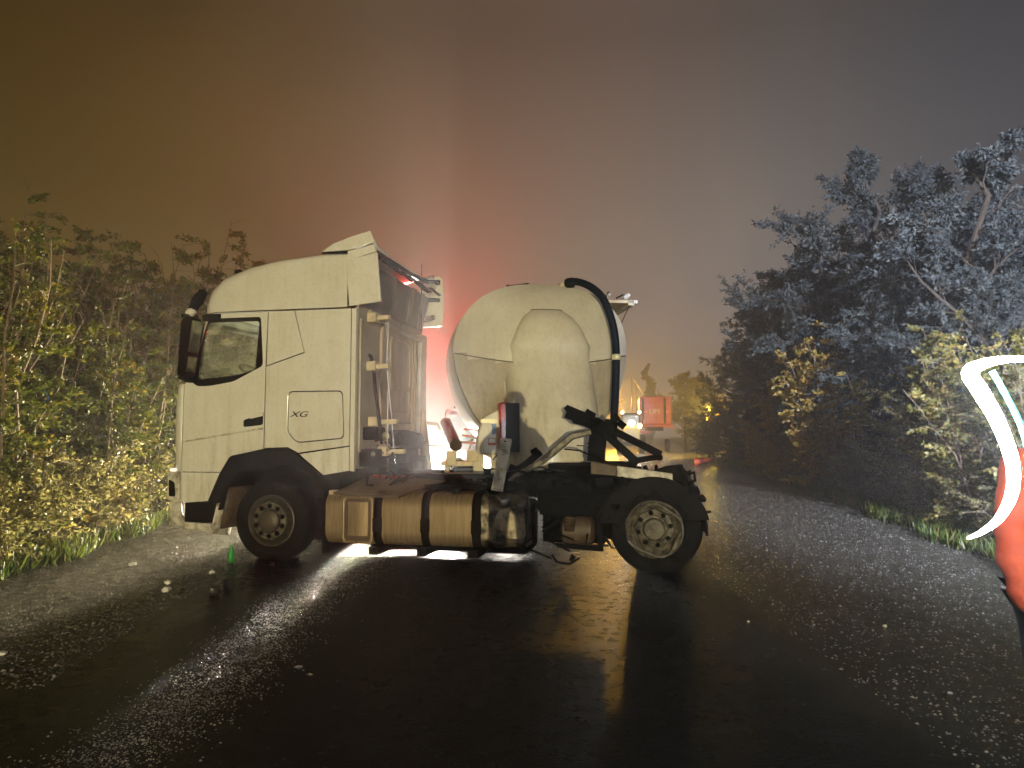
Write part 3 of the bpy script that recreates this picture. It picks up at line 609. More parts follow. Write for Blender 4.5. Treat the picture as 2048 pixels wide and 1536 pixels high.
# cab back wall
BW = 1.085
plate('back_wall', 'wallgrey', T, [(.06, 1.15), (W - .06, 1.15), (W - .06, 3.12), (W - .1, 3.70), (.1, 3.70), (.06, 3.12)], (), .03, .004, 'vz', BW)
back = [o for o in T.children if o.name == 'back_wall'][0]
def vz(poly, off, m, name, holes=(), th=.03, bevel=.012): return plate(name, m, back, poly, holes, th, bevel, 'vz', off)
def rr(a, b_, c, d, r=.08): return fillet([(a, c), (b_, c), (b_, d), (a, d)], r)
vz(fillet([(.72, 1.25), (2.05, 1.25), (2.10, 2.95), (2.0, 3.08), (.85, 3.08), (.74, 2.95)], .06), BW + .03, 'wallbrown', 'pressed_panel', (), .05, .02)
vz(rr(1.0, 1.82, 2.18, 2.92, .12), BW + .062, 'wallbrown', 'pressed_frame', [rr(1.06, 1.76, 2.25, 2.86, .10)], .03, .014)
vz(rr(.98, 1.80, 1.84, 2.22, .14), BW + .056, 'wallbrown', 'pressed_frame', [rr(1.03, 1.75, 1.89, 2.30, .12)], .02, .01)
for z in (1.36, 1.48, 1.60, 1.72): vz(rr(.80, 2.0, z, z + .035, .015), BW + .06, 'wallbrown', 'rib', (), .02, .008)
for v in (1.86, 1.97): vz(rr(v, v + .045, 1.3, 3.0, .02), BW + .062, 'wallbrown', 'rib', (), .04, .012)
vz(fillet([(2.15, 1.15), (2.46, 1.15), (2.44, 2.2), (2.46, 3.1), (2.18, 3.1)], .03), BW + .05, 'wallgrey', 'edge_panel', (), .09, .02)
vz(rr(.10, .66, 1.35, 3.02, .05), BW + .024, 'wallgrey', 'edge_panel', (), .03, .012)
# upper shield under the roof deflector
b = MB(); b.grid([[(BW + .05 + .10 * (k / 4), .12 + .0 * k + v * 1.0, 3.16 + .13 * k) for v in np.linspace(0, 2.2, 8)] for k in range(5)]); b.build('upper_shield', 'shield', back, solid=.02)
for v in (.9, 1.55, 1.66, 2.0): MB().bar((BW + .09, v, 3.16), (BW + .19, v, 3.68), .05, .02, (1, 0, 0)).build('shield_rib', 'shield', back)
b = MB(); b.tube([(BW + .06, .3, 3.12), (BW + .14, .8, 3.02), (BW + .14, 1.6, 2.98), (BW + .10, 2.2, 3.0)], .035, 8); b.build('lower_lip', 'wallgrey', back)
# side deflectors
DN = fillet([(.981, 3.72), (1.362, 3.80), (1.425, 3.19), (1.01, 3.145), (.981, 3.45)], .012)
plate('side_deflector', 'paint', T, DN, (), .03, .006, off=.0)
plate('side_deflector', 'paint', T, fillet([(1.04, 3.24), (1.42, 3.25), (1.44, 3.62), (1.42, 3.99), (1.36, 4.05), (1.04, 3.95)], .03), (), .03, .006, off=W - .02)
MB().bar((1.40, .0, 3.19), (1.345, .0, 3.80), .035, .05, (1, 0, 0)).build('deflector_edge', 'paint', T, bevel=.012)
fd = [o for o in T.children if o.name.startswith('side_deflector')][1]
for z, dz in ((3.93, .0), (3.66, .0)):
    b = MB(); b.bar((1.05, W - .25, z), (1.38, W - .05, z + dz), .05, .055); b.build('bracket', 'black', fd, bevel=.006)
MB().bar((1.08, W - .09, 3.665), (1.36, W - .045, 3.665), .015, .055).build('bracket', 'steel', fd)
MB().tube([(1.05, W - .3, 3.36), (1.2, W - .1, 3.36), (1.3, W - .05, 3.40)], [.06, .05, .035], 8).build('bracket', 'steel', fd)
MB().tube([(1.22, 2.05, 3.1), (1.22, 2.05, 4.15)], .008, 6).build('aerial', 'black', T)
# roof spoiler: fin each side, low trough between
rows = []
for k in range(25):
    t = k / 24; v = W * t; e = abs(2 * t - 1) ** 5
    f = .30 + .70 * e
    rows.append([(.62 + .1 * (1 - e) * .3, v, 3.845), (.77, v, 3.85 + .085 * f), (1.01, v, 3.85 + .165 * f), (1.265, v, 3.85 + .225 * f), (1.325, v, 3.85 + .07 * f), (1.30, v, 3.82)])
rs = MB().grid(rows).build('roof_spoiler', 'paint', T, solid=.012, angle=28)
plate('spoiler_fin', 'paint', T, fillet([(.64, 3.845), (.77, 3.93), (1.01, 4.012), (1.262, 4.07), (1.318, 3.925), (.99, 3.85)], .01), (), .02, .004, off=.005)
plate('spoiler_base', 'paint', T, [(.975, 3.835), (1.32, 3.905), (1.352, 3.815), (.98, 3.715)], (), .025, .005, off=.003)
MB().bar((.62, .02, 3.837), (.98, .02, 3.832), .03, .016).build('spoiler_gasket', 'black', T)
b = MB()
rng = random.Random(4)
for k in range(16):
    v = .15 + k * .14; z0 = 3.80 - .0 * k; b.bar((1.27 + rng.uniform(-.05, .04), v, z0 + rng.uniform(-.02, .03)), (1.34 + rng.uniform(-.06, .06), v + .16, z0 - rng.uniform(.0, .10)), rng.uniform(.02, .06), .015)
b.tube([(1.3, .1, 3.84), (1.32, .6, 3.82), (1.3, 1.3, 3.84), (1.33, 2.0, 3.86), (1.36, 2.45, 3.96)], .03, 6); b.build('torn_edge', 'black', T, kind='stuff')
# brackets, rods and hoses behind the cab
b = MB()
for z, u0, u1, v in ((3.05, 1.12, 1.40, .35), (2.43, 1.12, 1.40, .35), (1.73, 1.15, 1.52, .35), (1.36, 1.28, 1.62, .35)):
    o = MB().bar((u0, v, z - .01), (u1, v, z), .09, .06).box((u0 + .06, v, z), (.12, .16, .12)).build('rod_bracket', 'cream', T, bevel=.012)
MB().tube([(1.385, .33, 3.0), (1.36, .35, 2.43), (1.44, .34, 1.75), (1.50, .33, 1.2)], .011, 8).build('rod', 'rod', T)
MB().tube([(1.34, .37, 3.02), (1.385, .36, 2.42), (1.38, .35, 1.75), (1.40, .35, 1.1)], .009, 8).build('rod', 'rod', T)
MB().tube([(1.10, .35, 2.58), (1.16, .33, 2.56), (1.20, .3, 2.46), (1.25, .27, 2.1), (1.31, .25, 1.78), (1.33, .3, 1.45)], .022, 8).build('air_hose', 'black', T)
b = MB()
for k in range(3):
    pts = [(1.40 + .12 * math.cos(a * 1.0) + .03 * k, .55 + .012 * a + k * .12, 1.52 + .10 * math.sin(a) - .02 * k) for a in np.linspace(0, 2 * math.pi * 6, 90)]
    b.tube(pts, .013, 5)
b.build('coiled_air_line', 'frame', T)
b = MB(); rng = random.Random(9)
for k in range(22):
    x, y, z = 1.12 + rng.random() * .45, .15 + rng.random() * .9, 1.02 + rng.random() * .55
    pts = [(x, y, z)]
    for j in range(4): pts.append((pts[-1][0] + rng.uniform(-.12, .16), pts[-1][1] + rng.uniform(-.1, .1), max(.95, pts[-1][2] + rng.uniform(-.18, .12))))
    b.tube(pts, rng.uniform(.007, .018), 5)
b.build('cable_loom', 'frame', T)
b = MB()
for c, d in (((1.22, .4, 1.28), (.26, .5, .22)), ((1.30, .9, 1.20), (.30, .5, .30)), ((1.2, .35, 1.58), (.2, .3, .16)), ((1.42, .75, 1.30), (.34, .4, .18))): b.box(c, d)
b.build('pump_housing', 'frame', T, bevel=.02)
b = MB(); b.lathe([(.06, -.05), (.065, .03), (.03, .05), (.001, .05)], (1.28, .2, 1.33), (0, -1, 0), 16); b.lathe([(.04, -.03), (.05, .02), (.02, .03), (.001, .03)], (1.42, .22, 1.55), (0, -1, 0), 12); b.build('coupling', 'steel', T)
# far-side corner wreckage seen past the back wall
b = MB(); b.grid([[(1.13 + .06 * math.sin(j * 1.3) + .10 * (k / 5), W - .30 + .06 * j, 1.9 - .15 * k + .02 * math.sin(j * 2 + k)) for j in range(6)] for k in range(7)]); b.build('torn_corner', 'wallbrown', T, solid=.012)
b = MB(); b.bar((1.10, W - .1, 1.75), (1.36, W - .02, 1.72), .04, .05); b.bar((1.34, W - .02, 1.74), (1.40, W - .02, 1.62), .03, .03); b.bar((1.2, W - .1, 1.40), (1.42, W, 1.38), .03, .03); b.build('torn_bracket', 'wallbrown', T)
MB().tube([(1.15, W - .25, 1.05), (1.22, W - .2, .98), (1.28, W - .18, .90), (1.36, W - .16, .86)], .04, 8).build('torn_hose', 'frame', T)
b = MB(); b.lathe([(.13, -.12), (.15, 0), (.13, .12), (.001, .13)], (1.15, W - .35, 1.12), (0, 0, 1), 16); b.box((1.12, W - .2, 1.10), (.2, .3, .16)); b.build('rear_mount', 'frame', T)
# mirrors
mh = plate('mirror_housing', 'black', T, fillet([(-1.145, 2.98), (-1.10, 3.04), (-.985, 3.05), (-.99, 2.9), (-1.06, 2.29), (-1.14, 2.27), (-1.175, 2.32)], .04), (), .22, .03, off=-.17)
b = MB(); b.add([(-.981, -.265, 3.0), (-.981, -.075, 3.0), (-1.021, -.075, 2.60), (-1.021, -.265, 2.60)], [(0, 1, 2, 3)]); b.build('mirror_glass', 'mirror', mh, smooth=False, solid=.006)
b = MB(); b.add([(-1.026, -.255, 2.545), (-1.026, -.085, 2.545), (-1.049, -.085, 2.35), (-1.049, -.255, 2.35)], [(0, 1, 2, 3)]); b.build('mirror_glass', 'mirror', mh, smooth=False, solid=.006)
MB().bar((-1.12, .0, 3.08), (-1.12, -.26, 3.06), .07, .05).build('mirror_arm', 'black', T, bevel=.015)
MB().bar((-1.02, .0, 3.065), (-.76, .0, 3.07), .05, .09).build('mirror_mount', 'black', T, bevel=.015)
MB().bar((-1.14, -.02, 2.25), (-1.14, -.24, 2.29), .08, .05).build('mirror_arm', 'black', T, bevel=.015)
MB().lathe([(.001, -.17), (.05, -.15), (.075, 0), (.055, .14), (.001, .17)], (-1.02, -.12, 3.27), (.55, 0, .8), 14).build('ramp_mirror', 'black', T)
MB().lathe([(.001, -.07), (.045, -.05), (.06, 0), (.045, .05), (.001, .07)], (-1.10, -.14, 3.12), (.8, 0, .4), 14).build('ramp_mirror_bracket', 'paint', T)
# interior
b = MB(); b.box((-1.05, 1.25, 2.12), (.45, 2.2, .32), (0, .15, 0)); b.box((-.98, .9, 2.27), (.3, .9, .10)); b.build('dashboard', 'dash', T, bevel=.05)
b = MB()
a_ = [(-.70 + .20 * math.cos(t) * .55, .62 + .22 * math.sin(t), 2.42 + .20 * math.cos(t) * -.45) for t in np.linspace(0, 2 * math.pi, 25)]
b.tube(a_, .018, 8, False); b.bar((-.70, .42, 2.41), (-.70, .82, 2.41), .03, .03); b.bar((-.70, .62, 2.42), (-1.0, .62, 2.2), .06, .06); b.build('steering_wheel', 'black', T)
for v in (.62, 1.85):
    s_ = MB().box((-.1, v, 1.95), (.52, .5, .16)).build('seat', 'seat', T, bevel=.05)
    MB().box((.20, v, 2.25), (.16, .48, .5), (0, .2, 0)).build('seat_back', 'seat', s_, bevel=.05)
MB().box((.75, 1.25, 2.0), (.5, 2.2, .35)).build('bunk', 'seat', T, bevel=.04)
MB().box((-.1, 1.25, 1.55), (2.2, 2.4, .06)).build('cab_floor', 'black', T)
# rear: fifth wheel, fender beam
plate('fifth_wheel', 'frame', T, fillet([(3.35, .75), (3.55, .55), (4.2, .6), (4.45, .95), (3.95, 1.15), (3.95, 1.35), (4.45, 1.55), (4.2, 1.9), (3.55, 1.95), (3.35, 1.75)], .06), (), .06, .01, 'uv', 1.17)
b = MB(); b.box((3.85, 1.25, 1.10), (.5, 1.2, .12)); b.box((3.6, .5, 1.02), (.6, .4, .10)); b.box((3.45, .35, 1.0), (.3, .2, .16)); b.box((3.75, .3, .93), (.35, .2, .14)); b.build('fifth_wheel_base', 'frame', T, bevel=.02)
rng = random.Random(31); b = MB()
for k in range(26):
    c = (2.75 + rng.random() * 1.9, .1 + rng.random() * .8, .90 + rng.random() * .28); b.box(c, (rng.uniform(.04, .25), rng.uniform(.04, .2), rng.uniform(.03, .1)), (rng.uniform(-.5, .5), rng.uniform(-.5, .5), rng.uniform(-1, 1)))
b.build('crushed_fittings', 'frame', T, bevel=.008, kind='stuff')
b = MB()
for k in range(14):
    x = 2.4 + rng.random() * 1.6; y = .1 + rng.random() * .8; z = .97 + rng.random() * .22
    b.tube([(x, y, z), (x + .25, y + rng.uniform(-.1, .1), z + rng.uniform(-.06, .06)), (x + .5, y + rng.uniform(-.15, .15), z + rng.uniform(-.1, .06)), (x + .8, y, z)], rng.uniform(.008, .018), 5)
for k in range(4): b.lathe([(.05, 0), (.05, .05), (.001, .055)], (2.25 + .16 * k, .42 + .03 * k, .97), (0, 0, 1), 12)
b.build('valve_lines', 'frame', T)
arc = [(R(a)) for a in range(-5, 186, 12)]
b = MB(); b.grid([[(4.62 + .60 * math.cos(a), v, .52 + .56 * math.sin(a)) for v in (.02, .35, .72)] for a in arc]); b.build('rear_mudguard', 'black', T, solid=.025)
def beam(a, c, h0, h1, name, m, th=.10):
    return MB().add([(a[0], a[1], a[2]), (a[0], a[1] + th, a[2]), (a[0], a[1] + th, a[2] - h0), (a[0], a[1], a[2] - h0), (c[0], c[1], c[2]), (c[0], c[1] + th, c[2]), (c[0], c[1] + th, c[2] - h1), (c[0], c[1], c[2] - h1)],
        [(0, 1, 2, 3), (7, 6, 5, 4), (0, 4, 5, 1), (1, 5, 6, 2), (2, 6, 7, 3), (3, 7, 4, 0)]).build(name, m, T, bevel=.01)
plate('broken_fender', 'black', T, fillet([(RW[0] + .60 * math.cos(R(a)), RW[2] + .58 * math.sin(R(a))) for a in range(12, 176, 9)] + [(RW[0] + (.37 + .05 * math.sin(a * .31)) * math.cos(R(a)), RW[2] + (.40 + .045 * math.sin(a * .23)) * math.sin(R(a))) for a in range(172, 14, -9)], .01, 1), (), .05, .006, off=-.03)
beam((3.96, .0, 1.275), (4.25, -.01, 1.215), .15, .11, 'white_beam', 'brown')
beam((4.25, -.012, 1.222), (4.86, -.03, 1.145), .12, .105, 'white_beam', 'paint_dirty')
b = MB(); rng = random.Random(52)
for k in range(34):
    a = R(rng.uniform(-10, 178)); q_ = rng.uniform(.50, .66); c = (RW[0] + q_ * math.cos(a), rng.uniform(-.06, .3), RW[2] + q_ * math.sin(a) * .95)
    b.box(c, (rng.uniform(.03, .14), rng.uniform(.02, .12), rng.uniform(.02, .07)), (rng.uniform(-1, 1), a + rng.uniform(-.6, .6), rng.uniform(-1, 1)))
for k in range(9):
    x = 3.3 + rng.random() * 1.2; z = .35 + rng.random() * .55
    b.tube([(x, .1, z), (x + rng.uniform(-.2, .2), .04, z - .12), (x + rng.uniform(-.1, .3), .06, z - rng.uniform(.1, .3))], rng.uniform(.008, .02), 5)
b.build('torn_scrap', 'frame', T, kind='stuff')
plate('torn_fender', 'black', T, [(4.66, 1.17), (4.80, 1.22), (4.95, 1.24), (5.02, 1.16), (5.06, 1.18), (5.05, 1.10), (5.11, 1.0), (5.07, .87), (5.0, .92), (4.96, 1.04), (4.84, 1.09)], (), .16, .01, off=.1)
b = MB(); b.tube([(5.0, .05, 1.12), (5.09, .0, 1.16), (5.1, 0, 1.07), (5.03, 0, 1.04)], .018, 6); b.box((5.06, .05, .93), (.12, .2, .14), (.3, .4, .2)); b.bar((4.95, .02, 1.24), (5.02, 0, 1.0), .05, .03); b.build('bent_lamp_holder', 'frame', T)

# ------------------------------------------------------------------ wreckage lying on the tractor
def TW(u, v, z):
    return Vector((-2.99 + u * math.cos(TH) + v * math.sin(TH), 8.75 - u * math.sin(TH) + v * math.cos(TH), z))
def onT(name, label, cat):
    return thing(name, label, cat, (-2.99, 8.75, 0), -TH)
q = onT('torn_support_frame', 'black torn-off triangular steel frame lying over the rear chassis', 'wreckage')
b = MB(); V0 = .35
b.bar((3.66, V0, 1.84), (4.20, V0 - .02, 1.60), .16, .15); b.bar((4.15, V0 - .02, 1.64), (4.74, V0, 1.34), .12, .085); b.build('beam', 'frame', q, bevel=.01)
MB().bar((4.10, V0, 1.58), (4.44, V0, 1.27), .11, .09).build('strut', 'frame', q, bevel=.01)
MB().bar((4.42, V0, 1.265), (4.72, V0, 1.315), .10, .065).build('strut', 'frame', q, bevel=.01)
MB().bar((4.02, V0 + .1, 1.66), (3.98, V0 + .1, 1.25), .14, .20).build('strut', 'frame', q, bevel=.01)
plate('bent_plate', 'frame', q, [(3.63, 1.88), (3.67, 1.92), (3.92, 1.80), (3.90, 1.66), (3.74, 1.70)], (), .03, .004, off=V0 - .1)
b = MB(); rng = random.Random(77)
for k in range(14): b.box((3.85 + .45 * rng.random(), V0 + rng.uniform(-.08, .08), 1.72 - .12 * rng.random() + rng.uniform(-.05, .1)), (rng.uniform(.04, .13), .1, rng.uniform(.04, .12)), (rng.random(), rng.random(), rng.random()))
b.build('bracket', 'frame', q, bevel=.006)
MB().disc((4.43, V0 - .06, 1.27), .06, (0, 1, 0), 14, .1).build('bolt_eye', 'frame', q); MB().disc((4.72, V0 - .05, 1.31), .04, (0, 1, 0), 12, .1).build('bolt_eye', 'frame', q)
q = onT('bent_pipe', 'grey bent pipe leaning from the chassis up to the torn frame', 'pipe')
MB().tube([(3.94, .28, 1.60), (3.72, .25, 1.55), (3.50, .2, 1.36), (3.38, .18, 1.26), (3.05, .2, 1.08), (2.98, .22, 1.02)], [.035, .045, .045, .042, .03, .03], 10).build('pipe', 'steel', q)
MB().tube([(3.34, .3, 1.36), (3.16, .3, 1.22), (2.98, .3, 1.10)], .04, 8).build('sleeve', 'frame', q)
MB().disc((3.28, .3, 1.35), .06, (1, 0, .6), 12, .08).build('joint', 'frame', q)
q = onT('black_cable', 'thin black cable drooping across the trailer neck', 'cable')
MB().tube([(3.62, .3, 1.40), (3.8, .33, 1.38), (3.98, .35, 1.30), (4.1, .4, 1.26)], .011, 6).build('cable', 'frame', q)
q = onT('white_plate', 'dirty white metal plate with teal sticker standing upright on chassis', 'plate')
MB().bar((2.875, .02, .915), (2.965, .10, 1.525), .14, .03, (0, 1, 0)).build('plate', 'paint_dirty', q, bevel=.006)
MB().bar((2.935, .060, 1.32), (2.958, .082, 1.46), .085, .004, (0, 1, 0)).build('sticker', 'sticker', q)
for k in range(4): MB().bar((2.925 + .004 * k, .052 + .005 * k, 1.335 + .028 * k), (2.965 + .004 * k, .056 + .005 * k, 1.345 + .028 * k), .008, .006, (0, 1, 0)).build('mark', 'darkface', q)
MB().disc((2.915, .025, 1.16), .016, (0, 1, 0), 10, .03).build('bolt', 'yellow', q)
MB().disc((2.957, .065, 1.49), .01, (0, 1, 0), 10, .03).build('bolt', 'frame', q)

# ------------------------------------------------------------------ silo tanker trailer
PH = R(7.0)
S = thing('tanker_trailer', 'pale cream bulk tanker trailer with rounded front behind the tractor', 'trailer', (.42, 10.3, 0), PH)
# local: +y runs to the trailer's tail, x across
ZC = 2.74
def outline(n=72):
    pts = []
    for k in range(n):
        a = 2 * math.pi * k / n; c, s = math.cos(a), math.sin(a)
        if s >= 0: x = 1.29 * math.copysign(abs(c) ** .92, c); z = ZC + 1.05 * abs(s) ** .92
        else:
            t = -s; x = 1.29 * c * (1 - .10 * t); z = ZC - 1.55 * t ** 1.05
        pts.append((x, z))
    return pts
OL = outline()
def depth(x, z):
    k = max(0, 1 - (x / 1.3) ** 2); zc = ZC - .20 * k
    if z >= zc: return .62 * k ** .6 * max(0, 1 - ((z - zc) / (1.06 + .2 * k)) ** 2) ** .75
    return .62 * k ** .6 * max(0, 1 - .75 * (zc - z)) 
upper = MB(); rows = []
NR = 14
for i in range(NR + 1):
    r = i / NR; rows.append([(x * r, -depth(x * r, ZC - .1 + (z - ZC + .1) * r), ZC - .1 + (z - ZC + .1) * r) for x, z in OL])
def sect(y, f, dz=0): return [(x * f, y, ZC + (z - ZC) * f + dz) for x, z in OL]
body = [sect(.02, 1.0), sect(.10, 1.012), sect(.5, 1.03), sect(1.2, 1.045), sect(2.2, 1.04), sect(3.4, 1.0), sect(4.6, .95), sect(5.6, .88), sect(6.0, .7), sect(6.1, .3)]
tank = MB().grid(rows, True).grid(body, True).build('tank', 'tank_paint', S, angle=24)
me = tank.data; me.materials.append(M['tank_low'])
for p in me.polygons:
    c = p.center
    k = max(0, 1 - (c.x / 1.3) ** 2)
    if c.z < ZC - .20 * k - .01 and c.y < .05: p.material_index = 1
pts = [(x, -depth(x, ZC - .20 * max(0, 1 - (x / 1.3) ** 2) + .005) - .004, ZC - .20 * max(0, 1 - (x / 1.3) ** 2)) for x in np.linspace(-1.27, 1.27, 40)]
MB().tube(pts, .009, 6).build('weld_seam', 'seam', tank)
# gooseneck fairing
FR = [(3.33, .02, .26, .10, .62), (3.24, .03, .39, .16, .64), (3.08, .045, .50, .27, .66), (2.80, .05, .635, .40, .70), (2.55, .05, .675, .55, .74), (2.28, .06, .70, .66, .80), (1.95, .09, .70, .80, .86), (1.5, .13, .69, .90, .92), (1.2, .16, .67, .93, .95), (.98, .17, .64, .93, .95)]
rows = []
for z, cx, hw, pr_, _ in FR:
    r = []
    base = -.25 if z < 2.6 else -depth(cx, z) + .12
    fr = -(pr_ + .12) if z < 2.9 else -depth(cx, z) - .05 - (3.33 - z) * .3
    fr = min(fr, -depth(cx, z) - .012)
    for k in range(21):
        a = math.pi * k / 20; x = cx - hw * .92 * math.copysign(abs(math.cos(a)) ** .55, math.cos(a)); y = base + (fr - base) * math.sin(a) ** .6
        r.append((x, y, z))
    rows.append(r)
rows.insert(0, [(x, y + .03, 3.345) for x, y, z in rows[0]])
nk = MB().grid(rows).build('neck_fairing', 'tank_paint', S, angle=60)
MB().tube([(x, y - .004, z + .002) for x, y, z in rows[1][1:-1]], .006, 5).build('fairing_seam', 'seam', nk)
MB().tube([rows[i][1] for i in range(2, len(rows))], .014, 6).build('fairing_edge', 'tank_paint', nk)
b = MB(); rng = random.Random(15)
for k in range(12):
    x = .02 + rng.random() * .5; z = 1.05 + rng.random() * .4; b.tube([(x, -1.07, z), (x + rng.uniform(.03, .14), -1.075, z + rng.uniform(-.03, .03))], .006, 4)
b.build('scrape_mark', 'frame', nk, kind='stuff')
plate('skid_plate', 'paint_dirty', S, fillet([(-.28, .92), (.66, .96), (.66, 1.22), (-.24, 1.20)], .02), (), .03, .006, off=-1.06)
# hose
HP = [(.40, -.10, 3.80), (.50, -.22, 3.80), (.66, -.36, 3.71), (.80, -.48, 3.55), (.88, -.55, 3.36), (.95, -.58, 3.1), (.985, -.58, 2.85), (.995, -.56, 2.6), (.99, -.54, 2.3), (.98, -.52, 2.0), (.965, -.5, 1.7), (.96, -.5, 1.45)]
def smooth(P, n=4):
    P = [Vector(p) for p in P]; o = []
    for i in range(len(P) - 1):
        p0, p1, p2, p3 = P[max(i - 1, 0)], P[i], P[i + 1], P[min(i + 2, len(P) - 1)]
        for k in range(n):
            t = k / n; o.append(.5 * ((2 * p1) + (p2 - p0) * t + (2 * p0 - 5 * p1 + 4 * p2 - p3) * t * t + (3 * p1 - p0 - 3 * p2 + p3) * t ** 3))
    return o + [P[-1]]
ho = MB().tube(smooth(HP), .055, 14).build('hose', 'hose', S)
MB().lathe([(.064, -.04), (.066, 0), (.064, .04)], (.995, -.565, 2.655), (0, 0, 1), 18).build('clamp', 'clamp', ho, solid=.006)
MB().lathe([(.075, -.06), (.075, .03), (.06, .06)], (.42, -.12, 3.80), (-.8, .6, 0), 14).build('coupling', 'black', ho)
MB().box((.33, -.02, 3.77), (.09, .12, .10)).build('hose_socket', 'cream', S, bevel=.02)
pf_ = MB().box((1.12, .4, 3.555), (.62, .9, .05)).box((1.38, .4, 3.54), (.10, .9, .085)).build('walkway', 'cream', S, bevel=.008)
b = MB(); b.bar((.98, 0, 3.58), (1.06, 0, 3.68), .04, .05); b.bar((1.28, 0, 3.60), (1.36, 0, 3.68), .035, .06); b.box((1.44, -.02, 3.55), (.06, .1, .05)); b.build('latch', 'steel', pf_)
MB().tube([(1.0, .0, 3.62), (1.05, 0, 3.70)], .022, 8).tube([(1.16, 0, 3.61), (1.27, 0, 3.67)], .013, 6).build('handle', 'black', pf_)
MB().tube([(1.36, .0, 3.50), (1.24, .0, 3.24)], .007, 5).build('cable', 'black', pf_)
MB().tube([(-.48, -.05, 3.745), (-.18, -.05, 3.79)], .012, 6).lathe([(.001, -.03), (.03, 0), (.001, .03)], (-.49, -.05, 3.745), (1, 0, 0), 8).build('hand_rail', 'black', S)
# front equipment
bk = plate('bulkhead', 'tank_paint', S, fillet([(-.98, 1.30), (-.37, 1.30), (-.37, 2.10), (-.68, 1.92), (-.90, 1.80), (-.98, 1.58)], .05), (), .3, .02, off=-.60)
plate('cabinet_trim', 'clamp', bk, [(-.94, 1.72), (-.72, 1.72), (-.72, 1.775), (-.94, 1.775)], (), .012, .002, off=-.756)
plate('marking', 'blue_mark', bk, [(-.79, 1.57), (-.735, 1.57), (-.735, 1.71), (-.805, 1.71), (-.79, 1.68)], (), .006, .001, off=-.753)
plate('marking', 'red_mark', bk, [(-.84, 1.42), (-.73, 1.42), (-.73, 1.52), (-.84, 1.52)], [[(-.83, 1.455), (-.74, 1.455), (-.74, 1.51), (-.83, 1.51)]], .006, .001, off=-.753)
ex = plate('extinguisher_box', 'red', S, fillet([(-.71, 1.34), (-.55, 1.34), (-.55, 2.0), (-.71, 2.0)], .05), (), .34, .03, off=-.78)
plate('box_front', 'darkface', ex, fillet([(-.625, 1.33), (-.44, 1.33), (-.44, 1.985), (-.625, 1.985)], .015), (), .30, .01, off=-.815)
for k in range(4): MB().box((-.655, -.953, 1.78 - .04 * k), (.012, .008, .02)).build('vent_slot', 'cont_pale', ex)
tb = MB().tube([(-1.38, .3, 1.74), (-1.27, -.6, 1.43)], .082, 20).build('document_tube', 'red', S)
MB().disc((-1.268, -.612, 1.426), .086, (.11, -.94, -.32), 20, .03).build('tube_cap', 'brown', tb)
b = MB()
for c, d in (((-1.22, -.35, 1.16), (.5, .12, .07)), ((-1.32, -.40, 1.24), (.14, .10, .2)), ((-.99, -.38, 1.27), (.22, .10, .16)), ((-1.15, -.45, 1.0), (.55, .10, .08)), ((-1.38, -.42, .95), (.07, .12, .36)), ((-.92, -.42, 1.05), (.09, .12, .45)), ((-.72, -.55, 1.12), (.12, .1, .5)), ((-.55, -.5, 1.2), (.3, .1, .25))): b.box(c, d)
b.build('front_frame', 'cream', S, bevel=.012)
b = MB(); b.tube([(-1.29, -.34, 1.08), (-.87, -.34, 1.08)], .06, 10); b.tube([(-1.32, -.3, .86), (-.87, -.3, .88)], .06, 10); b.tube([(-.78, -.62, 1.30), (-.73, -.64, 1.32), (-.71, -.64, 1.28), (-.76, -.62, 1.22)], .01, 5); b.build('brake_chamber', 'frame', S)
b = MB()
for k in range(3): b.bar((-1.18 + .02 * k, -.25, 1.46 + .09 * k), (-.98 + .02 * k, -.25, 1.44 + .09 * k), .03, .03)
b.build('step_rung', 'red', S)
MB().box((-.95, 0, .95), (.14, 1.0, .5)).tube([(-1.08, -.3, .8), (-1.08, -.3, 1.35), (-1.0, -.1, 1.5)], .02, 6).build('landing_leg', 'cream', S, bevel=.01)
for x in (-.45, .55): MB().box((x, 2.8, 1.02), (.14, 6.4, .22)).build('chassis_beam', 'cream', S)
b = MB(); b.grid([[(-1.42 + 1.0 * k / 8, -.62 + .05 * math.sin(k), .86 + .05 * math.sin(math.pi * k / 8) * (1 if j == 0 else 0)) if j < 1 else (-1.42 + 1.0 * k / 8, -.75, .80) for k in range(9)] for j in range(2)]); b.build('splash_guard', 'brown', S, solid=.03)
for y in (3.4, 4.7, 6.0):
    for x in (-1.0, .72):
        w_ = bpy.data.objects.new('wheel', None); col.objects.link(w_); w_.parent = S
        MB().lathe([(.3, 0), (.4, -.02), (.48, 0), (.505, .03), (.505, .27), (.48, .30), (.3, .30)], (x - .15, y, .505), (1, 0, 0), 28).build('tyre', 'rubber', w_)
        MB().disc((x, y, .505), .3, (1, 0, 0), 20, .22).build('rim', 'rim', w_)
b = MB(); b.box((.0, .6, 1.35), (.5, 1.4, .5)); b.box((0, 3, 1.3), (.9, 4, .5)); b.build('tank_saddle', 'cream', S, bevel=.03)

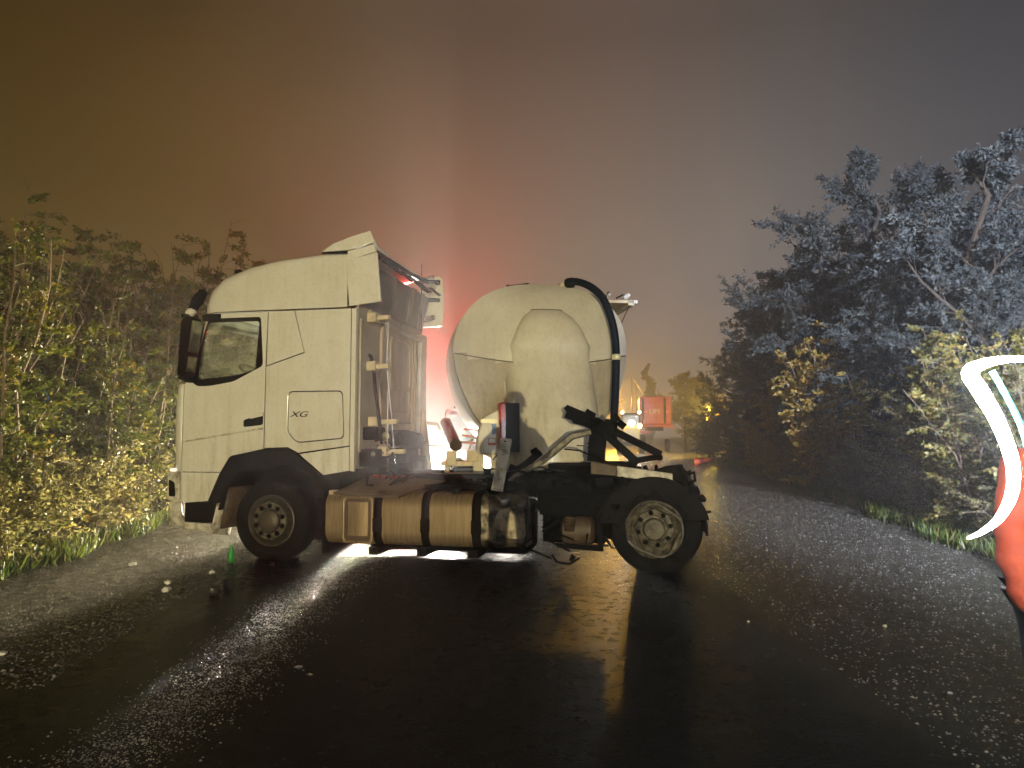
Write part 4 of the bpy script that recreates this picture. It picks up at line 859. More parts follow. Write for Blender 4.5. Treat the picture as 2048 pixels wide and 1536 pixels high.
# ------------------------------------------------------------------ fire engine behind, headlights on
F = thing('rescue_van', 'red rescue van with blazing headlights and red beacon behind tanker', 'van', (-1.05, 19.7, 0))
vb = MB(); prof_v = [(0, .45), (-.02, .95), (.12, 1.12), (.95, 1.28), (1.5, 2.15), (1.75, 2.3), (5.2, 2.35), (5.25, .45)]
sec = [[(x, y, z) for y, z in prof_v] for x in (-.99, .99)]; n_ = len(prof_v)
vb.add(sec[0] + sec[1], [tuple(range(n_)), tuple(reversed(range(n_, 2 * n_)))] + [(k, n_ + k, n_ + (k + 1) % n_, (k + 1) % n_) for k in range(n_)])
vb.build('body', 'engine_red', F, bevel=.06)
MB().add([(-.85, .98, 1.32), (.85, .98, 1.32), (.80, 1.44, 2.1), (-.80, 1.44, 2.1)], [(0, 1, 2, 3)]).build('windscreen', 'gloss', F, smooth=False, solid=.02)
MB().box((0, -.01, .44), (2.0, .12, .16)).build('bumper', 'black', F, bevel=.04)
MB().box((0, -.03, .82), (1.1, .04, .2)).build('grille', 'black', F)
for x in (-.9, .9): MB().disc((x, -.07, .64), .11, (0, 1, 0), 20, .06).build('headlight', 'white_lamp', F)
lb = MB().box((0, 2.0, 2.38), (1.5, .3, .10)).build('light_bar', 'black', F, bevel=.02)
for x in (-.5, .5): MB().lathe([(.11, 0), (.11, .10), (.06, .15), (.001, .16)], (x, 2.0, 2.43), (0, 0, 1), 16).build('beacon', 'red_lamp', lb)
for x in (-1.08, 1.08): MB().box((x, 1.15, 1.45), (.2, .12, .28)).build('mirror', 'black', F, bevel=.03)
for x in (-.86, .86):
    for y in (.95, 4.2): MB().lathe([(.2, 0), (.3, -.02), (.34, .03), (.34, .2), (.3, .23), (.2, .22)], (x - .11, y, .34), (1, 0, 0), 24).build('wheel', 'rubber', F)

# ------------------------------------------------------------------ far end of the road
L = thing('wheel_loader', 'distant work tractor with lit lamps beside the red container lorry', 'tractor', (8.75, 51.5, 0), R(-8))
MB().box((0, .9, 1.5), (1.2, 2.2, 1.0)).build('bonnet', 'yellow', L, bevel=.08)
cb = MB().box((0, 1.3, 2.45), (1.35, 1.4, 1.1)).build('cab', 'frame', L, bevel=.08)
MB().box((0, .59, 2.45), (1.15, .02, .8)).build('windscreen', 'gloss', cb)
for x in (-.6, .6): MB().disc((x, -.23, 2.05), .17, (0, 1, 0), 16, .08).build('headlight', 'warm_lamp', L)
MB().disc((.05, -.25, 2.25), .22, (0, 1, 0), 16, .06).build('work_lamp', 'cool_lamp', L)
for x in (-.62, .62): MB().disc((x, .5, 3.05), .11, (0, 1, 0), 14, .08).build('roof_lamp', 'warm_lamp', L)
for x in (-.85, .85):
    MB().lathe([(.3, 0), (.6, -.02), (.72, .05), (.72, .35), (.6, .42), (.3, .4)], (x - .2, 1.5, .72), (1, 0, 0), 24).build('wheel', 'rubber', L)
    MB().lathe([(.2, 0), (.4, -.02), (.5, .05), (.5, .25), (.4, .3), (.2, .3)], (x - .15, -.1, .5), (1, 0, 0), 24).build('wheel', 'rubber', L)
MB().box((0, -.3, .75), (1.5, .4, .3)).build('front_weight', 'frame', L, bevel=.04)
K = thing('container_lorry', 'distant red and white container lorry parked rear-on down the road', 'lorry', (11.48, 56, 0), R(-9))
MB().box((0, 3.2, 3.3), (2.5, 6, 2.26)).build('container', 'cont', K, bevel=.03)
for x in (-.62, .62):
    d = plate('door', 'cont_pale', K, [(x - .56, 2.28), (x + .56, 2.28), (x + .56, 4.34), (x - .56, 4.34)], (), .05, .01, off=.17)
    for z in (2.75, 3.15, 3.6, 4.0): MB().box((x, .13, z), (1.05, .03, .05)).build('rib', 'cont', d)
    MB().tube([(x - .35 if x < 0 else x + .12, .10, 2.3), (x - .35 if x < 0 else x + .12, .10, 4.3)], .09, 8).build('lock_rod', 'frame', d)
    MB().box((x * 1.36, .12, 3.22), (.42, .03, .16)).build('reflector', 'orange', d)
    MB().bar((x * 1.2, .125, 3.95), (x * 1.5, .125, 4.2), .02, .07, (0, 1, 0)).build('chevron', 'cont', d)
    MB().bar((x * 1.2, .125, 3.95), (x * 1.5, .125, 3.7), .02, .07, (0, 1, 0)).build('chevron', 'cont', d)
text('lettering', 'UFS', 'paint', K, (-.05, .10, 3.22), .55, th=.01)
MB().box((0, .1, 2.05), (2.7, .15, .18)).build('rear_beam', 'cont', K, bevel=.02)
MB().box((0, 3.5, 1.85), (1.2, 7, .3)).build('chassis', 'frame', K)
MB().box((1.3, .1, 2.0), (.2, .12, .2)).build('tail_lamp', 'orange', K)
MB().box((-.8, .15, 1.6), (.9, .1, .14)).build('number_board', 'cont', K)
for x in (-1, 1):
    for y in (1.2, 2.4): MB().lathe([(.28, 0), (.44, -.02), (.5, .03), (.5, .25), (.44, .3), (.28, .28)], (x - .15, y, .5), (1, 0, 0), 20).build('wheel', 'rubber', K)
def street_lamp(label, x, y, z, glowm):
    s_ = thing('street_lamp', label, 'street lamp', (x, y, 0), 0, None)
    MB().tube([(0, .3, 0), (0, .3, z * .6), (0, .3, z - .05), (0, .15, z + .12), (0, 0, z + .16)], [.09, .07, .05, .045, .04], 8).build('pole', 'concrete', s_)
    MB().lathe([(.001, .20), (.16, .14), (.2, .05), (.18, .03)], (0, 0, z), (0, 0, 1), 16).build('hood', 'concrete', s_)
    MB().lathe([(.001, -.12), (.10, -.10), (.15, 0), (.1, .06)], (0, 0, z - .02), (0, 0, 1), 14).build('bulb', glowm, s_)
street_lamp('glowing orange street lamp far down the road beside tanker edge', 9.9, 69.6, 4.6, 'sodium_lamp')
street_lamp('yellow lamp glowing among the trees behind the red container', 14.2, 50.8, 3.3, 'sodium_lamp')
q = thing('crane_mast', 'slim lit crane mast rising between cypress and street lamp', 'crane', (11.0, 63, 0))
MB().tube([(-.2, 0, 0), (-.2, 0, 6.6)], .06, 6).build('mast', 'yellow', q); MB().tube([(.2, 0, 0), (.2, 0, 6.2)], .05, 6).build('mast', 'yellow', q)
for k in range(9): MB().bar((-.2, 0, .6 + .62 * k), (.2, 0, .95 + .62 * k), .04, .04).build('brace', 'yellow', q)
MB().bar((-.1, 0, 6.5), (.9, 0, 4.9), .09, .09).build('jib', 'cream', q)
def cone(x, y, label, lying, rz):
    c = thing('traffic_cone', label, 'traffic cone', (x, y, .1 if lying else .04), rz)
    q1 = MB().lathe([(.17, .03), (.16, .05), (.05, .72), (.03, .73), (.001, .73)], (0, 0, 0), (0, 0, 1), 20).build('cone_body', 'conemat', c)
    q2 = MB().box((0, 0, .015), (.42, .42, .03)).build('base', 'conemat', c, bevel=.01)
    MB().lathe([(.128, .25), (.097, .45)], (0, 0, 0), (0, 0, 1), 20).build('reflective_band', 'cont_pale', c)
    if lying:
        c.rotation_euler = (R(78), 0, rz); c.location = (x, y, .2)
cone(8.6, 33.0, 'orange traffic cone knocked over beside the right verge', True, R(60))
cone(8.0, 38.0, 'smaller looking orange traffic cone lying flat on the far road', True, R(-75))

# ------------------------------------------------------------------ vegetation
def leaf_cloud(C, D, size, rng, droop=.25, narrow=.5, spread=1.0):
    """one folded leaf per row of C, lying along D with scatter"""
    n = len(C); d = D + rng.normal(0, .55 * spread, (n, 3)); d[:, 2] -= droop; d /= np.linalg.norm(d, axis=1, keepdims=True) + 1e-9
    r = rng.normal(0, 1, (n, 3)); s = np.cross(d, r); s /= np.linalg.norm(s, axis=1, keepdims=True) + 1e-9; u = np.cross(s, d)
    L_ = (size * rng.uniform(.6, 1.35, n))[:, None]; w = L_ * narrow * .5
    v = np.stack([C, C + d * L_ * .5 + s * w + u * w * .35, C + d * L_ - u * w * .2, C + d * L_ * .5 - s * w + u * w * .35], 1).reshape(-1, 3)
    k = np.arange(n) * 4; f = np.stack([k, k + 1, k + 2, k, k + 2, k + 3], 1).reshape(-1, 3)
    return v, f
def shrub_mesh(h, spread, stems, twigs, leaves, size, seed, bare=0.0, narrow=.5, low=.05):
    rng = np.random.default_rng(seed); rnd = random.Random(seed); st = MB(); C = []; D = []
    for i in range(stems):
        a = rnd.uniform(0, 6.28); b0 = Vector((rnd.gauss(0, spread * .22), rnd.gauss(0, spread * .22), 0)); hh = h * rnd.uniform(.55, 1.05)
        lean = spread * rnd.uniform(.2, 1.0); pts = []
        for k in range(7):
            t = k / 6; pts.append(b0 + Vector((math.cos(a) * lean * t ** 1.6 + rnd.gauss(0, .04), math.sin(a) * lean * t ** 1.6 + rnd.gauss(0, .04), hh * (t - .12 * t ** 3 * (lean / spread)))))
        r0 = .012 + .010 * h / 3; st.tube(pts, [r0 * (1 - .8 * k / 6) for k in range(7)], 5, False)
        for j in range(twigs):
            t = low + (1 - low) * (j + rnd.random()) / twigs; q = t * 6; k = min(int(q), 5); p = pts[k].lerp(pts[k + 1], q - k)
            an = rnd.uniform(0, 6.28); ln = rnd.uniform(.25, .75) * spread * (1.05 - .55 * t); d = Vector((math.cos(an), math.sin(an), rnd.uniform(-.1, .75))).normalized()
            e = p + d * ln + Vector((0, 0, -.12 * ln)); mid = p.lerp(e, .5) + Vector((0, 0, .06 * ln))
            st.tube([p, mid, e], [.006, .004, .002], 3, False)
            if rnd.random() < bare * (t > .75): continue
            m_ = int(leaves * rnd.uniform(.6, 1.3))
            for l in range(m_):
                w = .12 + .9 * rnd.random(); c = p.lerp(mid, w * 2) if w < .5 else mid.lerp(e, w * 2 - 1)
                C.append((c.x + rnd.gauss(0, .022), c.y + rnd.gauss(0, .022), c.z + rnd.gauss(0, .022))); D.append(d)
    C = np.array(C); D = np.array([tuple(x) for x in D]); v, f = leaf_cloud(C, D, size, rng, .2, narrow)
    tw = rng.random(len(C)) * .55 + .45 * (np.sin(C[:, 0] * 4 + seed) * np.sin(C[:, 1] * 3.7) * np.sin(C[:, 2] * 3.1) * .5 + .5)
    lm = np_mesh('foliage', v, f, np.repeat(tw, 4))
    sm = bpy.data.meshes.new('stems'); sm.from_pydata(st.v, [], st.f); sm.update()
    return sm, lm
def tree_mesh(h, cr, limbs, subs, twigs, leaves, size, seed, trunk=.16, start=.25, narrow=.5, up=.5):
    rng = np.random.default_rng(seed); rnd = random.Random(seed); st = MB(); C = []; D = []
    tp = [Vector((rnd.gauss(0, .05) * k, rnd.gauss(0, .05) * k, h * .92 * k / 7)) for k in range(8)]
    st.tube(tp, [trunk * (1 - .85 * k / 7) + .01 for k in range(8)], 8, False)
    for i in range(limbs):
        t = start + (1 - start) * (i + rnd.random() * .8) / limbs; q = min(t * 7, 6.99); k = int(q); p = tp[k].lerp(tp[k + 1], q - k)
        a = i * 2.4 + rnd.uniform(-.5, .5); prof = math.sin(math.pi * min(1, (t - start) / (1 - start) * .8 + .22)) ** .7; ln = cr * prof * rnd.uniform(.7, 1.15)
        d = Vector((math.cos(a), math.sin(a), rnd.uniform(.15, 1.0) * up + t * .4)).normalized(); pts = [p]
        for k in range(5): pts.append(pts[-1] + (d + Vector((rnd.gauss(0, .18), rnd.gauss(0, .18), rnd.gauss(.05, .12)))).normalized() * ln / 5)
        r0 = trunk * .42 * (1.1 - t); st.tube(pts, [r0 * (1 - .8 * k / 5) + .006 for k in range(6)], 5, False)
        for j in range(subs):
            s = .2 + .8 * (j + rnd.random()) / subs; q = min(s * 5, 4.99); k = int(q); b0 = pts[k].lerp(pts[k + 1], q - k)
            d2 = (d * .5 + Vector((rnd.gauss(0, .8), rnd.gauss(0, .8), rnd.gauss(.25, .5)))).normalized(); l2 = ln * rnd.uniform(.25, .5); e = b0 + d2 * l2
            st.tube([b0, b0.lerp(e, .5) + Vector((0, 0, .05)), e], [.012, .008, .004], 3, False)
            for w in range(twigs):
                b1 = b0.lerp(e, .25 + .75 * (w + rnd.random()) / twigs); d3 = (d2 + Vector((rnd.gauss(0, .9), rnd.gauss(0, .9), rnd.gauss(.1, .6)))).normalized(); l3 = l2 * rnd.uniform(.25, .6)
                for l in range(leaves):
                    c = b1 + d3 * l3 * (l + rnd.random()) / leaves; C.append((c.x + rnd.gauss(0, .035), c.y + rnd.gauss(0, .035), c.z + rnd.gauss(0, .035))); D.append(d3)
    C = np.array(C); D = np.array([tuple(x) for x in D]); v, f = leaf_cloud(C, D, size, rng, .25, narrow)
    tw = rng.random(len(C)) * .6 + .4 * (np.sin(C[:, 0] * 2.2 + seed) * np.sin(C[:, 1] * 2) * np.sin(C[:, 2] * 1.8) * .5 + .5)
    lm = np_mesh('foliage', v, f, np.repeat(tw, 4)); sm = bpy.data.meshes.new('trunk'); sm.from_pydata(st.v, [], st.f); sm.update()
    return sm, lm
def plant(name, label, cat, meshes, leafm, x, y, rz=0, s=1.0, group=None, stem='stems', leafn='foliage', sz=None, bark='twig'):
    t = thing(name, label, cat, (x, y, 0), rz, group); t.scale = (s, s, sz or s)
    sm, lm = meshes
    for me, nm, mm in ((sm, stem, bark), (lm, leafn, leafm)):
        if not me.materials: me.materials.append(M[mm])
        o = bpy.data.objects.new(nm, me); col.objects.link(o); o.parent = t
        if o.data.materials[0] != M[mm]:
            o.material_slots[0].link = 'OBJECT'; o.material_slots[0].material = M[mm]
        if nm == leafn: o['kind'] = 'stuff'
    return t
hedge = [shrub_mesh(4.6, 1.25, 26, 22, 58, .066, 21, .5, .6), shrub_mesh(4.8, 1.3, 25, 23, 56, .064, 22, .3, .6), shrub_mesh(4.4, 1.2, 28, 21, 58, .065, 23, .6, .6)]
GL = 'shrubs of the left hedge'
LEFT = [(-6.75, 8.7, 0, .92, 'green hedge shrub cut by the left picture edge'), (-7.2, 10.1, 1, 1.04, 'tall hedge shrub with feathery shoots near left picture edge'),
    (-7.0, 11.6, 2, 1.0, 'hedge shrub with a blue cord caught in its branches'), (-7.3, 13.2, 0, 1.16, 'hedge shrub with bare twigs on top, midway to the cab'),
    (-6.9, 15.0, 1, 1.30, 'hedge shrub with orange leaves just left of the cab roof'), (-6.3, 17.2, 2, 1.35, 'hedge shrub seen close behind the cab front'),
    (-6.1, 19.8, 0, 1.2, 'hedge shrub hidden mostly behind the cab, seen through its window'), (-8.7, 12.1, 1, 1.2, 'tall back-row shrub with bare top twigs at far left'),
    (-9.0, 15.4, 2, 1.34, 'tall back-row shrub behind the middle of the left hedge'), (-8.5, 18.6, 0, 1.36, 'tall back-row shrub behind the cab roof')]
for i, (x, y, k, s, lb) in enumerate(LEFT): plant('hedge_shrub', lb, 'shrub', hedge[k], 'leaf_green', x, y, i * 1.7, s, GL)
bram = [shrub_mesh(1.35, .85, 34, 9, 28, .06, 41, 0, .6, .02), shrub_mesh(1.5, .9, 34, 9, 28, .055, 42, 0, .45, .02)]
GB = 'low brambles along the left verge'
for i, (x, y, s, lb) in enumerate([(-6.05, 7.9, .9, 'low pale bramble at the left picture edge on the verge'), (-6.3, 9.2, 1.0, 'low pale bramble under the feathery hedge shrub'),
    (-6.5, 10.5, 1.1, 'low pale bramble under the shrub with blue cord'), (-6.65, 11.8, 1.15, 'low pale bramble midway between picture edge and bumper'),
    (-6.7, 13.2, 1.15, 'low pale bramble just left of the lorry bumper'), (-6.6, 14.8, 1.2, 'low pale bramble partly behind the lorry bumper'), (-6.2, 16.6, 1.2, 'low pale bramble seen under the bumper')]):
    plant('bramble', lb, 'bramble', bram[i % 2], 'leaf_pale', x, y, i * 2.1, s, GB)
aut = [shrub_mesh(4.2, 1.4, 24, 18, 40, .092, 51, .1, .65), shrub_mesh(3.8, 1.3, 24, 18, 40, .088, 52, .1, .6)]
GR = 'bushes along the right verge'
for i, (x, y, k, s, mm, lb) in enumerate([(9.0, 20.0, 0, 1.10, 'leaf_orange', 'orange autumn bush in the middle of the right verge'), (9.7, 24.5, 1, .95, 'leaf_orange', 'reddish autumn bush beyond the orange one towards the far road'),
    (10.6, 30.0, 0, .8, 'leaf_orange', 'small brown bush nearest the fallen traffic cone'), (9.4, 16.8, 1, .85, 'leaf_mixed', 'yellow-brown bush with upright shoots below tall dark tree'),
    (8.5, 13.2, 0, .90, 'leaf_mixed', 'yellowish bush with yellow shoots left of the glowing tube'), (7.5, 11.0, 1, .85, 'leaf_mixed', 'yellowish bush behind the glowing light tube'),
    (7.3, 9.4, 0, .7, 'leaf_mixed', 'dark bush behind the person in orange jacket'), (11.6, 36, 1, .9, 'leaf_dark', 'dark bush under trees beyond the fallen cone'), (12.45, 44, 0, 1.0, 'leaf_dark', 'dark bush right beside the red container')]):
    plant('verge_bush', lb, 'bush', aut[k], mm, x, y, i * 1.9, s, GR)
GRB = 'low brambles along the right verge'
for i, (y, s, lb) in enumerate([(8.3, .7, 'low bramble beside the orange jacket person'), (9.7, .8, 'low bramble under the lower tip of light tube'), (11.2, .85, 'low bramble left of the light tube tip'),
    (12.8, .9, 'low bramble under the bush with yellow shoots'), (14.6, .9, 'low bramble on right verge below the yellow-brown bush'), (16.8, .95, 'low bramble at the foot of orange autumn bush'),
    (19.3, 1.0, 'low bramble on right verge beyond orange autumn bush'), (22.2, 1.0, 'low bramble at foot of the reddish bush'), (26, 1.0, 'low bramble nearest the fallen cone on right verge')]):
    plant('bramble', lb, 'bramble', bram[i % 2], 'leaf_pale', road_r(y) + .85, y, i * 2.7 + 1, s, GRB)
tr = [tree_mesh(9.2, 3.1, 22, 10, 9, 26, .115, 61, start=.16), tree_mesh(9.0, 2.9, 21, 10, 9, 26, .11, 62, start=.16), tree_mesh(8.0, 2.4, 14, 7, 7, 22, .10, 63, up=1.0)]
GT = 'trees beyond the right verge'
for i, (x, y, k, s, mm, lb) in enumerate([(11.2, 22.0, 0, 1.18, 'leaf_dark', 'tallest dark tree rising behind the orange autumn bush'), (11.2, 27, 1, 1.02, 'leaf_dark', 'dark tree with ragged left edge next to the tallest'),
    (12.4, 34, 0, .92, 'leaf_dark', 'dark tree standing over the fallen traffic cone'), (13.6, 42, 1, .84, 'leaf_dark', 'small dark tree with sky gap right of the container'),
    (10.0, 14.6, 2, 1.02, 'leaf_dark', 'thin dark tree with upright bare limbs at upper right'), (12.2, 18.5, 1, .92, 'leaf_dark', 'dark tree between the tallest and the bare-limbed one'),
    (11.6, 15.6, 0, .80, 'leaf_dark', 'dark tree cut by the right picture edge'), (9.9, 18.0, 1, .72, 'leaf_dark', 'low dark tree just behind the yellow-brown bush'), (12.6, 29.5, 0, .98, 'leaf_dark', 'dark tree filling the gap behind the ragged one'), (10.6, 24.0, 2, .80, 'leaf_dark', 'slim dark tree in front of the ragged-edged tree'), (13.2, 20.5, 1, 1.0, 'leaf_dark', 'broad dark tree behind the bare-limbed one'), (9.9, 14.4, 1, .60, 'leaf_dark', 'low dark tree behind the glowing light tube'), (14.5, 24, 0, .95, 'leaf_dark', 'back-row dark tree right of the tallest'),
    (14.8, 60, 1, .80, 'leaf_yellow', 'lamp-lit brown tree above the red container'), (17.5, 66, 0, .82, 'leaf_yellow', 'lamp-lit tree furthest right behind the container'),
    (10.9, 74, 2, .72, 'leaf_yellow', 'orange lit tree left of the cypress'), (9.6, 78, 1, .40, 'leaf_yellow', 'small bright yellow tree under the street lamp'), (15.2, 52.5, 2, .62, 'leaf_yellow', 'small yellow tree lit by the hidden lamp')]):
    plant('tree', lb, 'tree', tr[k], mm, x, y, i * 2.3, s, GT, 'trunk', 'crown', bark='bark')
cyp = tree_mesh(10.0, .9, 90, 7, 6, 10, .16, 71, .14, .03, .4, 3.0)
plant('cypress_tree', 'slender dark cypress above the red container', 'tree', cyp, 'leaf_dark', 15.4, 79, 0, 1.0, None, 'trunk', 'crown', bark='bark')

# ------------------------------------------------------------------ people
def skinmesh(name, m, parent, J, E_, sub=2):
    """continuous surface grown from a skeleton: J = name -> (x, y, z, radius[, radius2])"""
    names = list(J); me = bpy.data.meshes.new(name); me.from_pydata([J[n][:3] for n in names], [(names.index(a), names.index(b)) for a, b in E_], [])
    o = bpy.data.objects.new('tmp', me); col.objects.link(o); md = o.modifiers.new('skin', 'SKIN'); md.use_smooth_shade = True
    for i, n in enumerate(names):
        q = me.skin_vertices[0].data[i]; r = J[n][3]; r2 = J[n][4] if len(J[n]) > 4 else r; q.radius = (r, r2); q.use_root = i == 0
    s_ = o.modifiers.new('sub', 'SUBSURF'); s_.levels = sub; s_.render_levels = sub
    ev = bpy.data.meshes.new_from_object(o.evaluated_get(bpy.context.evaluated_depsgraph_get())); bpy.data.objects.remove(o); ev.name = name
    return link(name, ev, m, parent, True, 180)
def hand(J, E_, wrist, side, d):
    w = Vector(J[wrist][:3]); d = Vector(d).normalized(); s = Vector((side, 0, 0)); s = (s - d * s.dot(d)).normalized(); n = d.cross(s)
    p = w + d * .08; J[wrist + 'palm'] = (*p, .036, .02); E_.append((wrist, wrist + 'palm'))
    for k, (off, ln) in enumerate(((-.03, .07), (-.01, .08), (.01, .075), (.03, .06))):
        a = p + s * off + d * .03; b_ = a + d * ln * .6 + n * .012; c = b_ + d * ln * .4 + n * .03
        J[wrist + 'f%da' % k] = (*a, .011); J[wrist + 'f%db' % k] = (*b_, .0095); J[wrist + 'f%dc' % k] = (*c, .008); E_ += [(wrist + 'palm', wrist + 'f%da' % k), (wrist + 'f%da' % k, wrist + 'f%db' % k), (wrist + 'f%db' % k, wrist + 'f%dc' % k)]
    a = w + d * .04 - s * .04; b_ = a + d * .04 - s * .03 + n * .02; J[wrist + 't1'] = (*a, .014); J[wrist + 't2'] = (*b_, .010); E_ += [(wrist, wrist + 't1'), (wrist + 't1', wrist + 't2')]
def person(label, x, y, rz, arms, jm, fit=1.0):
    p = thing('person', label, 'person', (x, y, RZ), rz)
    J = {'pelvis': (0, 0, .95, .15, .11), 'waist': (0, 0, 1.10, .145, .105), 'chest': (0, 0, 1.32, .175, .12), 'neckb': (0, .0, 1.47, .08, .075), 'neck': (0, -.01, 1.53, .055), 'head0': (0, -.015, 1.60, .07, .08), 'head1': (0, -.02, 1.68, .078, .095), 'head2': (0, -.015, 1.75, .065, .08)}
    E_ = [('pelvis', 'waist'), ('waist', 'chest'), ('chest', 'neckb'), ('neckb', 'neck'), ('neck', 'head0'), ('head0', 'head1'), ('head1', 'head2')]
    jk = {}; je = []
    for sd, (el, wr) in zip((-1, 1), arms):
        S_ = 'l' if sd < 0 else 'r'
        J['sh' + S_] = (sd * .19, 0, 1.42, .065); J['el' + S_] = (*el, .046); J['wr' + S_] = (*wr, .032)
        E_ += [('chest', 'sh' + S_), ('sh' + S_, 'el' + S_), ('el' + S_, 'wr' + S_)]
        hand(J, E_, 'wr' + S_, -sd, Vector(wr) - Vector(el))
        J['hip' + S_] = (sd * .10, 0, .88, .10); J['kn' + S_] = (sd * .13, -.02, .50, .065); J['an' + S_] = (sd * .14, .02, .09, .045); J['toe' + S_] = (sd * .16, -.14, .04, .038)
        E_ += [('pelvis', 'hip' + S_), ('hip' + S_, 'kn' + S_), ('kn' + S_, 'an' + S_), ('an' + S_, 'toe' + S_)]
    bo = skinmesh('body', 'skin', p, J, E_)
    if jm == 'jacket':                                              # work gloves
        bo.data.materials.append(M['boot'])
        for f_ in bo.data.polygons:
            if min((f_.center - Vector(a[1])).length for a in arms) < .24 and abs(f_.center.x) > .17: f_.material_index = 1
    jk = {'hem': (0, 0, .86, .215 * fit, .16), 'waist': (0, 0, 1.08, .20 * fit, .155), 'chest': (0, 0, 1.32, .215 * fit, .16), 'collar': (0, 0, 1.49, .10)}
    je = [('hem', 'waist'), ('waist', 'chest'), ('chest', 'collar')]
    tj = {'pelvis': (0, 0, .93, .175, .13)}; te = []
    for sd, (el, wr) in zip((-1, 1), arms):
        S_ = 'l' if sd < 0 else 'r'; w2 = Vector(el).lerp(Vector(wr), .9)
        jk['sh' + S_] = (sd * .20, 0, 1.42, .095); jk['el' + S_] = (*el, .075); jk['wr' + S_] = (*w2, .066); je += [('chest', 'sh' + S_), ('sh' + S_, 'el' + S_), ('el' + S_, 'wr' + S_)]
        tj['hip' + S_] = (sd * .11, 0, .84, .125); tj['kn' + S_] = (sd * .13, -.02, .50, .092); tj['cuff' + S_] = (sd * .14, .02, .13, .085); te += [('pelvis', 'hip' + S_), ('hip' + S_, 'kn' + S_), ('kn' + S_, 'cuff' + S_)]
        skinmesh('boot', 'boot', p, {'a': (sd * .14, .03, .22, .06), 'b': (sd * .14, .03, .07, .06), 'c': (sd * .16, -.16, .05, .05)}, [('a', 'b'), ('b', 'c')])
    jo = skinmesh('jacket', jm, p, jk, je, 3)
    for v in jo.data.vertices:
        c = v.co; q_ = .012 * noise1(c.x * 5, c.y * 5, c.z * 14) + .006 * noise1(c.x * 14, c.y * 14, c.z * 30); v.co += v.normal * q_
    skinmesh('trousers', 'trousers', p, tj, te)
    MB().lathe([(.001, .16), (.07, .145), (.115, .08), (.125, 0), (.14, -.01)], (0, -.015, 1.72), (0, 0, 1), 24).build('helmet', 'helmet', p)
    b = MB(); b.lathe([(.001, -.03), (.018, 0), (.001, .03)], (0, -.115, 1.66), (0, -1, .3), 8); b.build('nose', 'skin', p)
    b = MB()
    for s_ in (-.032, .032): b.lathe([(.001, -.012), (.012, 0), (.001, .012)], (s_, -.10, 1.69), (0, -1, 0), 8)
    b.build('eye', 'black', p); MB().bar((-.022, -.098, 1.615), (.022, -.098, 1.615), .01, .006).build('mouth', 'red_mark', p)
    for s_ in (-.085, .085): MB().lathe([(.001, -.03), (.02, 0), (.001, .03)], (s_, -.01, 1.67), (0, 0, 1), 8).build('ear', 'skin', p)
    return p
person('person in orange-red jacket and dark trousers at the right picture edge', 2.33, 2.95, 0, (((-.245, .0, 1.06), (-.225, -.10, .80)), ((.10, -.36, 1.32), (-.30, -.46, 1.60))), 'jacket', 1.35)
person('person in dark clothes standing just behind the camera taking the picture', -.21, -.55, R(180), (((-.32, -.12, 1.24), (-.12, -.32, 1.50)), ((.32, -.12, 1.24), (.12, -.32, 1.50))), 'trousers')
# torch light trail built as a glowing tube, with cyan strip, added grip
q = thing('light_tube', 'blazing white curved light tube held up beside the orange jacket', 'lamp', (1.7, 2.42, 0))
LT = [(.135, 0, 1.845), (.06, 0, 1.853), (-.01, .0, 1.848), (-.075, 0, 1.832), (-.112, 0, 1.802), (-.075, 0, 1.735), (-.02, 0, 1.628), (.02, 0, 1.50), (.015, 0, 1.395), (-.03, 0, 1.31), (-.09, 0, 1.262), (-.145, 0, 1.238)]
LR = [.009, .010, .013, .018, .025, .025, .022, .020, .018, .013, .008, .003]
sp_ = smooth(LT, 5); MB().tube(sp_, list(np.interp(np.linspace(0, 11, len(sp_)), range(12), LR)), 14).build('tube', 'tube_lamp', q)
MB().tube(smooth([(.0, .05, 1.815), (.04, .05, 1.74), (.09, .05, 1.63), (.12, .05, 1.52)], 4), .010, 8).build('cyan_strip', 'cyan_lamp', q)
MB().tube([(.13, .0, 1.845), (.24, .02, 1.79), (.28, .03, 1.70)], .017, 10).build('grip', 'black', q)
# unseen stands added to carry vehicle lamps behind the camera
def lamp_stand(label, x, y, z, tgt):
    w = thing('work_light', label, 'work light', (x, y, 0)); d = (Vector(tgt) - Vector((x, y, z))).normalized()
    MB().tube([(0, 0, 0), (0, -.15, z - .1)], .03, 8).build('stand', 'black', w)
    for a in (0, 120, 240): MB().tube([(0, -.05, .5), (.5 * math.cos(R(a)), .5 * math.sin(R(a)), .02)], .018, 6).build('leg', 'black', w)
    c = Vector((0, 0, z)) - d * .22; MB().tube([c - d * .06, c + d * .06], .16, 16).build('lamp_head', 'black', w)
lamp_stand('tripod work light with warm lamp standing behind the camera', *KEY, (-1.5, 10, 2.6))
lamp_stand('tripod work light with cool lamp behind the camera on right', 5.5, -13, 6.5, (10.4, 19, 2.6))

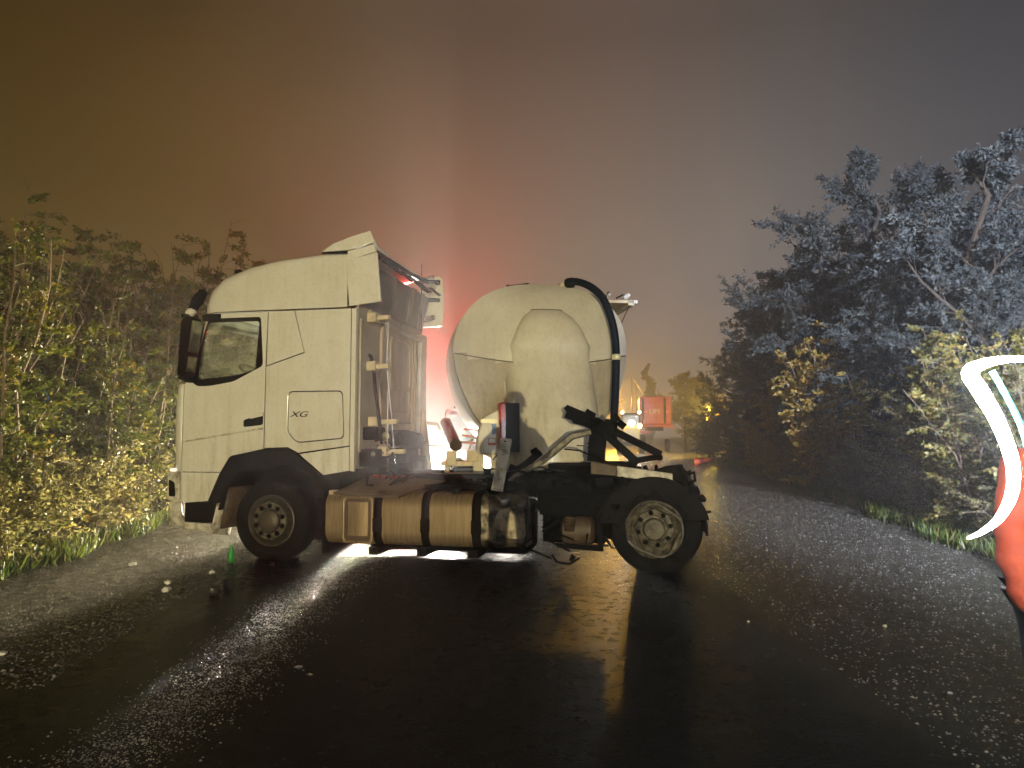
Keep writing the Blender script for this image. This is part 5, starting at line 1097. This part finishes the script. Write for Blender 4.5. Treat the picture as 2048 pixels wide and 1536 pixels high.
# ------------------------------------------------------------------ scattered debris
def frag(name, label, cat, x, y, s, m, seed, flat=.7):
    rnd = random.Random(seed); bm = bmesh.new(); bmesh.ops.create_icosphere(bm, subdivisions=2, radius=s)
    for v in bm.verts:
        n_ = noise1(v.co.x / s * 1.3 + seed, v.co.y / s * 1.3, v.co.z / s * 1.3); v.co *= 1 + .45 * n_; v.co.z *= flat
    me = bpy.data.meshes.new(name); bm.to_mesh(me); bm.free()
    o = link(name, me, m, None, True, 25); o.location = (x, y, RZ + s * flat * .7); o.rotation_euler = (0, 0, rnd.uniform(0, 6)); return tag(o, label, cat)
frag('fragment', 'white fragment lying alone on the gravelly left shoulder', 'debris', -4.46, 8.35, .045, 'white_frag', 1, .5)
frag('fragment', 'white lump of debris left of the dark puddle', 'debris', -3.40, 7.0, .045, 'white_frag', 2)
frag('fragment', 'small white chip next to the white lump', 'debris', -3.55, 7.35, .035, 'white_frag', 3)
frag('fragment', 'small pale chip on wet road ahead of the front tyre', 'debris', -3.31, 7.85, .035, 'white_frag', 4)
frag('fragment', 'black chunk of debris standing nearer the camera of the pair', 'debris', -2.86, 6.85, .05, 'dark_frag', 5, 1.2)
frag('fragment', 'black chunk of debris standing nearer the front tyre of the pair', 'debris', -2.85, 7.15, .05, 'dark_frag', 6, 1.1)
frag('fragment', 'tiny dark bit beside the pale chip on wet road', 'debris', -2.82, 8.35, .03, 'dark_frag', 7)
frag('fragment', 'silvery scrap at lower left on the dark road', 'debris', -3.60, 5.05, .035, 'white_frag', 8, .4)
frag('fragment', 'dark stone between white lump and black chunks', 'debris', -3.25, 7.0, .035, 'dark_frag', 9)
for k, (x, y) in enumerate(((-1.42, 4.75), (-1.30, 4.62))): frag('fragment', ['larger shiny shard in the dark foreground road', 'smaller shiny shard in the dark foreground road'][k], 'debris', x, y, .028 - .008 * k, 'rod', 20 + k, .5)  # shiny bits added in place of reflections glinting on the road
for k, (x, y, s) in enumerate(((3.0, 5.75, .016), (1.95, 5.9, .011), (2.45, 5.8, .011), (2.62, 4.3, .014))): frag('fragment', ['largest pale stone on the right-hand dark road', 'pale stone nearest the wrecked rear wheel', 'pale stone between two others on right road', 'pale stone closest to the camera on the right'][k], 'debris', x, y, s, 'white_frag', 30 + k)
o = MB().lathe([(.001, 0), (.035, 0), (.037, .02), (.037, .13), (.015, .18), (.014, .22), (.001, .22)], (0, 0, 0), (0, 0, 1), 18).build('bottle', 'bottle'); tag(o, 'green bottle standing on wet road before the front tyre', 'bottle'); o.location = (-3.36, 8.5, RZ)
o = MB().tube(smooth([(-6.55, 9.75, 2.3), (-6.5, 9.7, 2.2), (-6.42, 9.65, 2.12), (-6.40, 9.65, 2.05), (-6.45, 9.66, 2.0)]), .008, 6).build('cord', 'cord'); tag(o, 'blue cord hanging in the left hedge', 'cord')

# ------------------------------------------------------------------ damp air
hz = MB().box((5, 60, 7.5), (200, 240, 18)).build('haze', None, smooth=False); hz['kind'] = 'stuff'
m = bpy.data.materials.new('damp_air'); m.use_nodes = True; t = m.node_tree; t.nodes.clear()
vo = nd(t, 'ShaderNodeVolumePrincipled'); vo.inputs['Density'].default_value = .0065; vo.inputs['Anisotropy'].default_value = .68; vo.inputs['Color'].default_value = (.95, .95, .95, 1)
om = nd(t, 'ShaderNodeOutputMaterial'); t.links.new(vo.outputs[0], om.inputs['Volume']); hz.data.materials.append(m)
